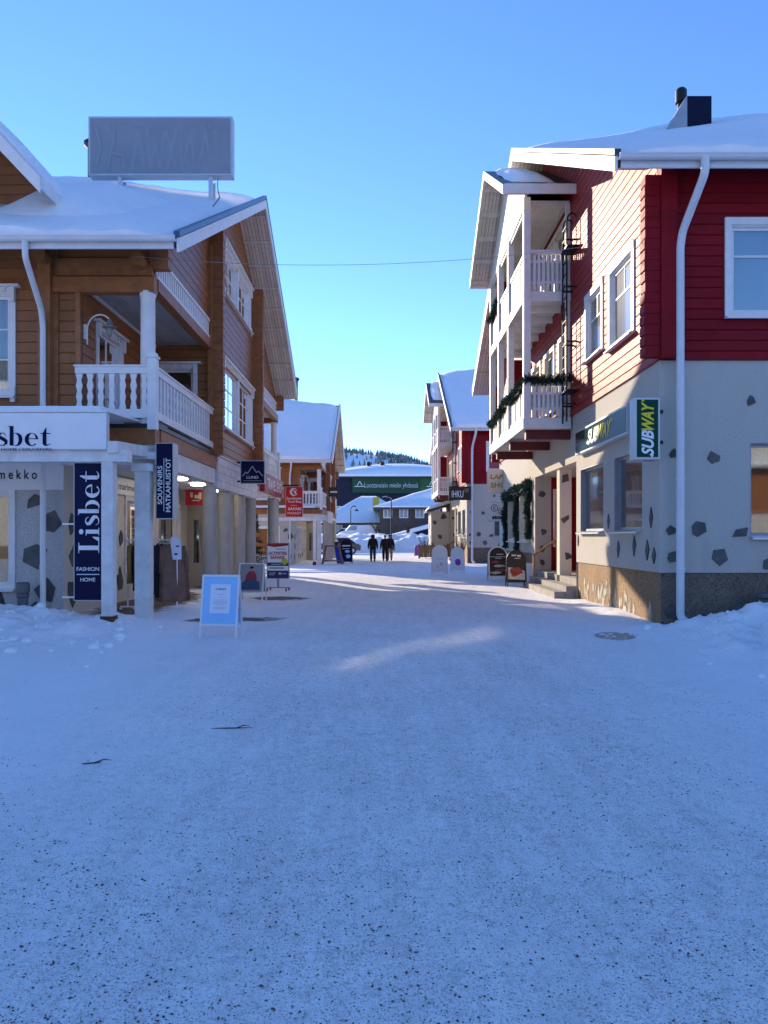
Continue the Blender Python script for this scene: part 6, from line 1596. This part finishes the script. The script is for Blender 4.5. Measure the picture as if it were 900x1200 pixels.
# lamp post
t = thing('lamp_post', 'thin dark lamp post standing at the end of the street', 'lamp post', (PX(458.5, 73), 73, 0))
mb = MB(); mb.lathe((PX(458.5, 73), 73, -.2), [(.09, 0), (.08, 1), (.055, 5.4)], 10); mb.build('pole', 'black_metal', t)
mb = MB(); x = PX(458.5, 73); mb.tube([(x, 73, 5.15), (x, 73, 5.35), (x-.5, 73, 5.5)], .03, 8); mb.hexa([(x-.9, 72.9, 5.42), (x-.4, 72.9, 5.48), (x-.4, 73.1, 5.48), (x-.9, 73.1, 5.42), (x-.85, 72.92, 5.53), (x-.4, 72.92, 5.58), (x-.4, 73.08, 5.58), (x-.85, 73.08, 5.53)]); mb.build('lamp_head', 'frame_grey', t)
t = thing('lamp_post', 'dark lamp post with curved head beside the low blue-roofed building', 'lamp post', (PX(411, 99), 99, .9))
mb = MB(); x = PX(411, 99); mb.tube([(x, 99, .5), (x, 99, 5.2)]+[(x+.4*(1-math.cos(a)), 99, 5.2+.45*math.sin(a)) for a in [math.pi*i/8 for i in range(1, 7)]], .06, 8); mb.build('pole', 'black_metal', t)
mb = MB(); mb.lathe((x+.75, 99, 5.0), [(.1, .25), (.35, 0)], 12); mb.build('lamp_head', 'black_metal', t)
# parked cars
def car(name, label, x, y, paint, rz=0, van=False):
    z = gz(x, y)
    t = thing(name, label, 'car' if not van else 'van', (x, y, z), rz, 'cars parked beyond the snow bank'); mb = MB()
    prof = [(-2.1, .35), (-2.15, .7), (-2.05, .95), (-1.2, 1.02), (1.95, .95), (2.12, .7), (2.1, .35)] if not van else [(-2.5, .35), (-2.55, .9), (-2.3, 1.1), (-1.7, 1.25), (-1.1, 1.95), (2.4, 2.0), (2.5, 1.2), (2.5, .35)]
    mb.prism(prof, 1, -.85, .85); body = smooth_by_angle(mb.build('body', paint, t, local=True), 30)
    mb = MB(); c = [(-1.15, 1.0), (-.55, 1.45), (1.05, 1.48), (1.7, .97)] if not van else [(-1.62, 1.28), (-1.12, 1.84), (-.3, 1.86), (-.3, 1.28)]
    k = .76 if not van else .856
    mb.prism(c, 1, -k, k); mb.build('windows', 'far_glass' if van else 'black_metal', t, local=True)
    if not van: mb = MB(); mb.prism([(-.5, 1.45), (1.0, 1.485), (.95, 1.52), (-.45, 1.5)], 1, -.7, .7); mb.build('roof', paint, t, local=True); mb = MB(); mb.prism([(-.4, 1.51), (.95, 1.53), (.9, 1.62), (-.3, 1.6)], 1, -.68, .68); mb.build('snow_cap', 'snow_clean', t, local=True)
    for wx in (-1.35, 1.35):
        for s in (-.8, .8):
            mb = MB(); mb.tube([(wx, s-.1, .33), (wx, s+.1, .33)], .33, 16); w = mb.build('wheel', 'tyre', t, local=True); mb = MB(); mb.tube([(wx, s-.11, .33), (wx, s+.11, .33)], .19, 12); mb.build('rim', 'alu', w, local=True)
    for s in (-.6, .6): mb = MB(); mb.box(2.1, 2.14, s-.14, s+.14, .68, .82) if not van else mb.box(2.5, 2.53, s-.1, s+.1, .9, 1.2); mb.build('tail_light', 'sign_red', t, local=True)
    for s in (-.6, .6): mb = MB(); mb.box(-2.16, -2.1, s-.16, s+.16, .7, .82) if not van else mb.box(-2.57, -2.5, s-.15, s+.15, .85, 1.02); mb.build('headlight', 'alu', t, local=True)
car('parked_car', 'white van parked before the low blue-roofed building', PX(420, 98), 98, 'car_paint_white', R(8), True)
car('parked_car', 'dark car parked at the left beside the white van', PX(405, 99), 100, 'car_paint_dark', R(-4)); car('parked_car', 'dark car with snowy roof parked right of the white van', PX(437, 101), 101, 'car_paint_dark', R(5))
car('parked_car', 'grey car half hidden behind the dark blue board at the street end', PX(396, 70), 70, 'pipe_grey', R(3))

# hill with snow-laden forest
def hill_h(x, y):
    return 68*math.exp(-((x+60)/150)**2)*ss(430, 640, y)*1.0+30*math.exp(-((x-260)/160)**2)*ss(520, 760, y)+24*math.exp(-((x-40)/100)**2)*ss(520, 800, y)
mb = MB(); nx, ny = 90, 30; rows = []
for i in range(nx+1):
    row = []
    for j in range(ny+1):
        x = -700+1500*i/nx; y = 420+480*j/ny; row.append((x, y, float(hill_h(x, y))+2.5+3*noise.noise((x*.02, y*.02, 0))-(3 if j == 0 else 0)))
    rows.append(row)
mb.add([p for r_ in rows for p in r_], [(i*(ny+1)+j, (i+1)*(ny+1)+j, (i+1)*(ny+1)+j+1, i*(ny+1)+j+1) for i in range(nx) for j in range(ny)])
o = kind(mb.build('hill', 'snow_clean', smooth=True), 'structure'); o['label'] = 'snowy hill behind the town'
mb = MB(); rows = []  # unseen rear hill, added to block the glow along the horizon
for i in range(61):
    row = []
    for j in range(9):
        x = -600+1200*i/60; y = -110-300*j/8; row.append((x, y, (62+20*noise.noise((x*.006, 1, 2)))*math.sin(math.pi*min(1, j/6))*.9+2+2*noise.noise((x*.03, y*.03, 0))))
    rows.append(row)
mb.add([p for r_ in rows for p in r_], [(i*9+j, (i+1)*9+j, (i+1)*9+j+1, i*9+j+1) for i in range(60) for j in range(8)])
o = kind(mb.build('hill', 'conifer_far', smooth=True), 'structure'); o['label'] = 'unseen hill added behind the viewer to block the low sky'
mb = MB(); rnd = random.Random(8)
for i in range(9000):
    x = rnd.uniform(-260, 150); y = rnd.uniform(440, 700); d = noise.noise((x*.018, y*.012, 3))
    if d < -.05 and rnd.random() < .75: continue
    hz = float(hill_h(x, y)); 
    if hz < 3: continue
    h = rnd.uniform(3, 6.5); r = h*.2; z = hz+2.2+3*noise.noise((x*.02, y*.02, 0)); n = 5; a0 = rnd.random()
    vs = []
    for k, (rr, zz) in enumerate(((r, .1), (r*.55, .5), (0.05, 1))):
        for q in range(n): a = a0+2*math.pi*q/n; vs.append((x+rr*math.cos(a)*rnd.uniform(.7, 1.2), y+rr*math.sin(a), z+h*zz))
    mb.add(vs, [(k*n+q, k*n+(q+1) % n, (k+1)*n+(q+1) % n, (k+1)*n+q) for k in range(2) for q in range(n)])
o = kind(mb.build('conifer_forest', 'conifer_far'), 'stuff'); o['label'] = 'dark conifer forest covering the snowy hill'

# ------------------------------------------------------------------ light, sky, camera
SUN_EL, AZ = 16.5, 32.0        # elevation; degrees left of straight ahead
d = Vector((math.sin(R(AZ))*math.cos(R(SUN_EL)), -math.cos(R(AZ))*math.cos(R(SUN_EL)), -math.sin(R(SUN_EL))))
sl = bpy.data.lights.new('sun', 'SUN'); sl.energy = 2.6; sl.angle = R(.5); sl.color = (1, .83, .62)
so = bpy.data.objects.new('sun', sl); COL.objects.link(so); so.rotation_euler = d.to_track_quat('-Z', 'Y').to_euler(); so.location = (-40, 60, 50)
w = bpy.data.worlds.new('World'); scene.world = w; w.use_nodes = True; nt = w.node_tree
sky = nt.nodes.new('ShaderNodeTexSky'); sky.sky_type = 'NISHITA'; sky.sun_disc = False; sky.sun_elevation = R(SUN_EL); sky.sun_rotation = R(-AZ)
sky.altitude = 300; sky.air_density = 0.65; sky.dust_density = .0; sky.ozone_density = 3.0
hs = nt.nodes.new('ShaderNodeHueSaturation'); hs.inputs['Saturation'].default_value = 1.1; hs.inputs['Hue'].default_value = .506; nt.links.new(sky.outputs[0], hs.inputs['Color'])
nt.links.new(hs.outputs[0], nt.nodes['Background'].inputs[0]); nt.nodes['Background'].inputs[1].default_value = .135
cam = bpy.data.cameras.new('camera'); co = bpy.data.objects.new('camera', cam); COL.objects.link(co)
co.location = (0, 0, 1.6); co.rotation_euler = (R(90), 0, 0)
cam.sensor_fit = 'VERTICAL'; cam.sensor_height = 36; cam.lens = 880/1200*36; cam.shift_y = 29/1200; cam.clip_end = 6000; cam.clip_start = .05
scene.camera = co
scene.view_settings.view_transform = 'Standard'; scene.view_settings.look = 'None'; scene.view_settings.gamma = 1; scene.view_settings.exposure = 1.62
cy = scene.cycles; cy.max_bounces = 7; cy.diffuse_bounces = 3; cy.glossy_bounces = 3; cy.transmission_bounces = 2; cy.transparent_max_bounces = 8
cy.blur_glossy = 0; cy.sample_clamp_indirect = 0; cy.use_guiding = True; cy.use_denoising = True
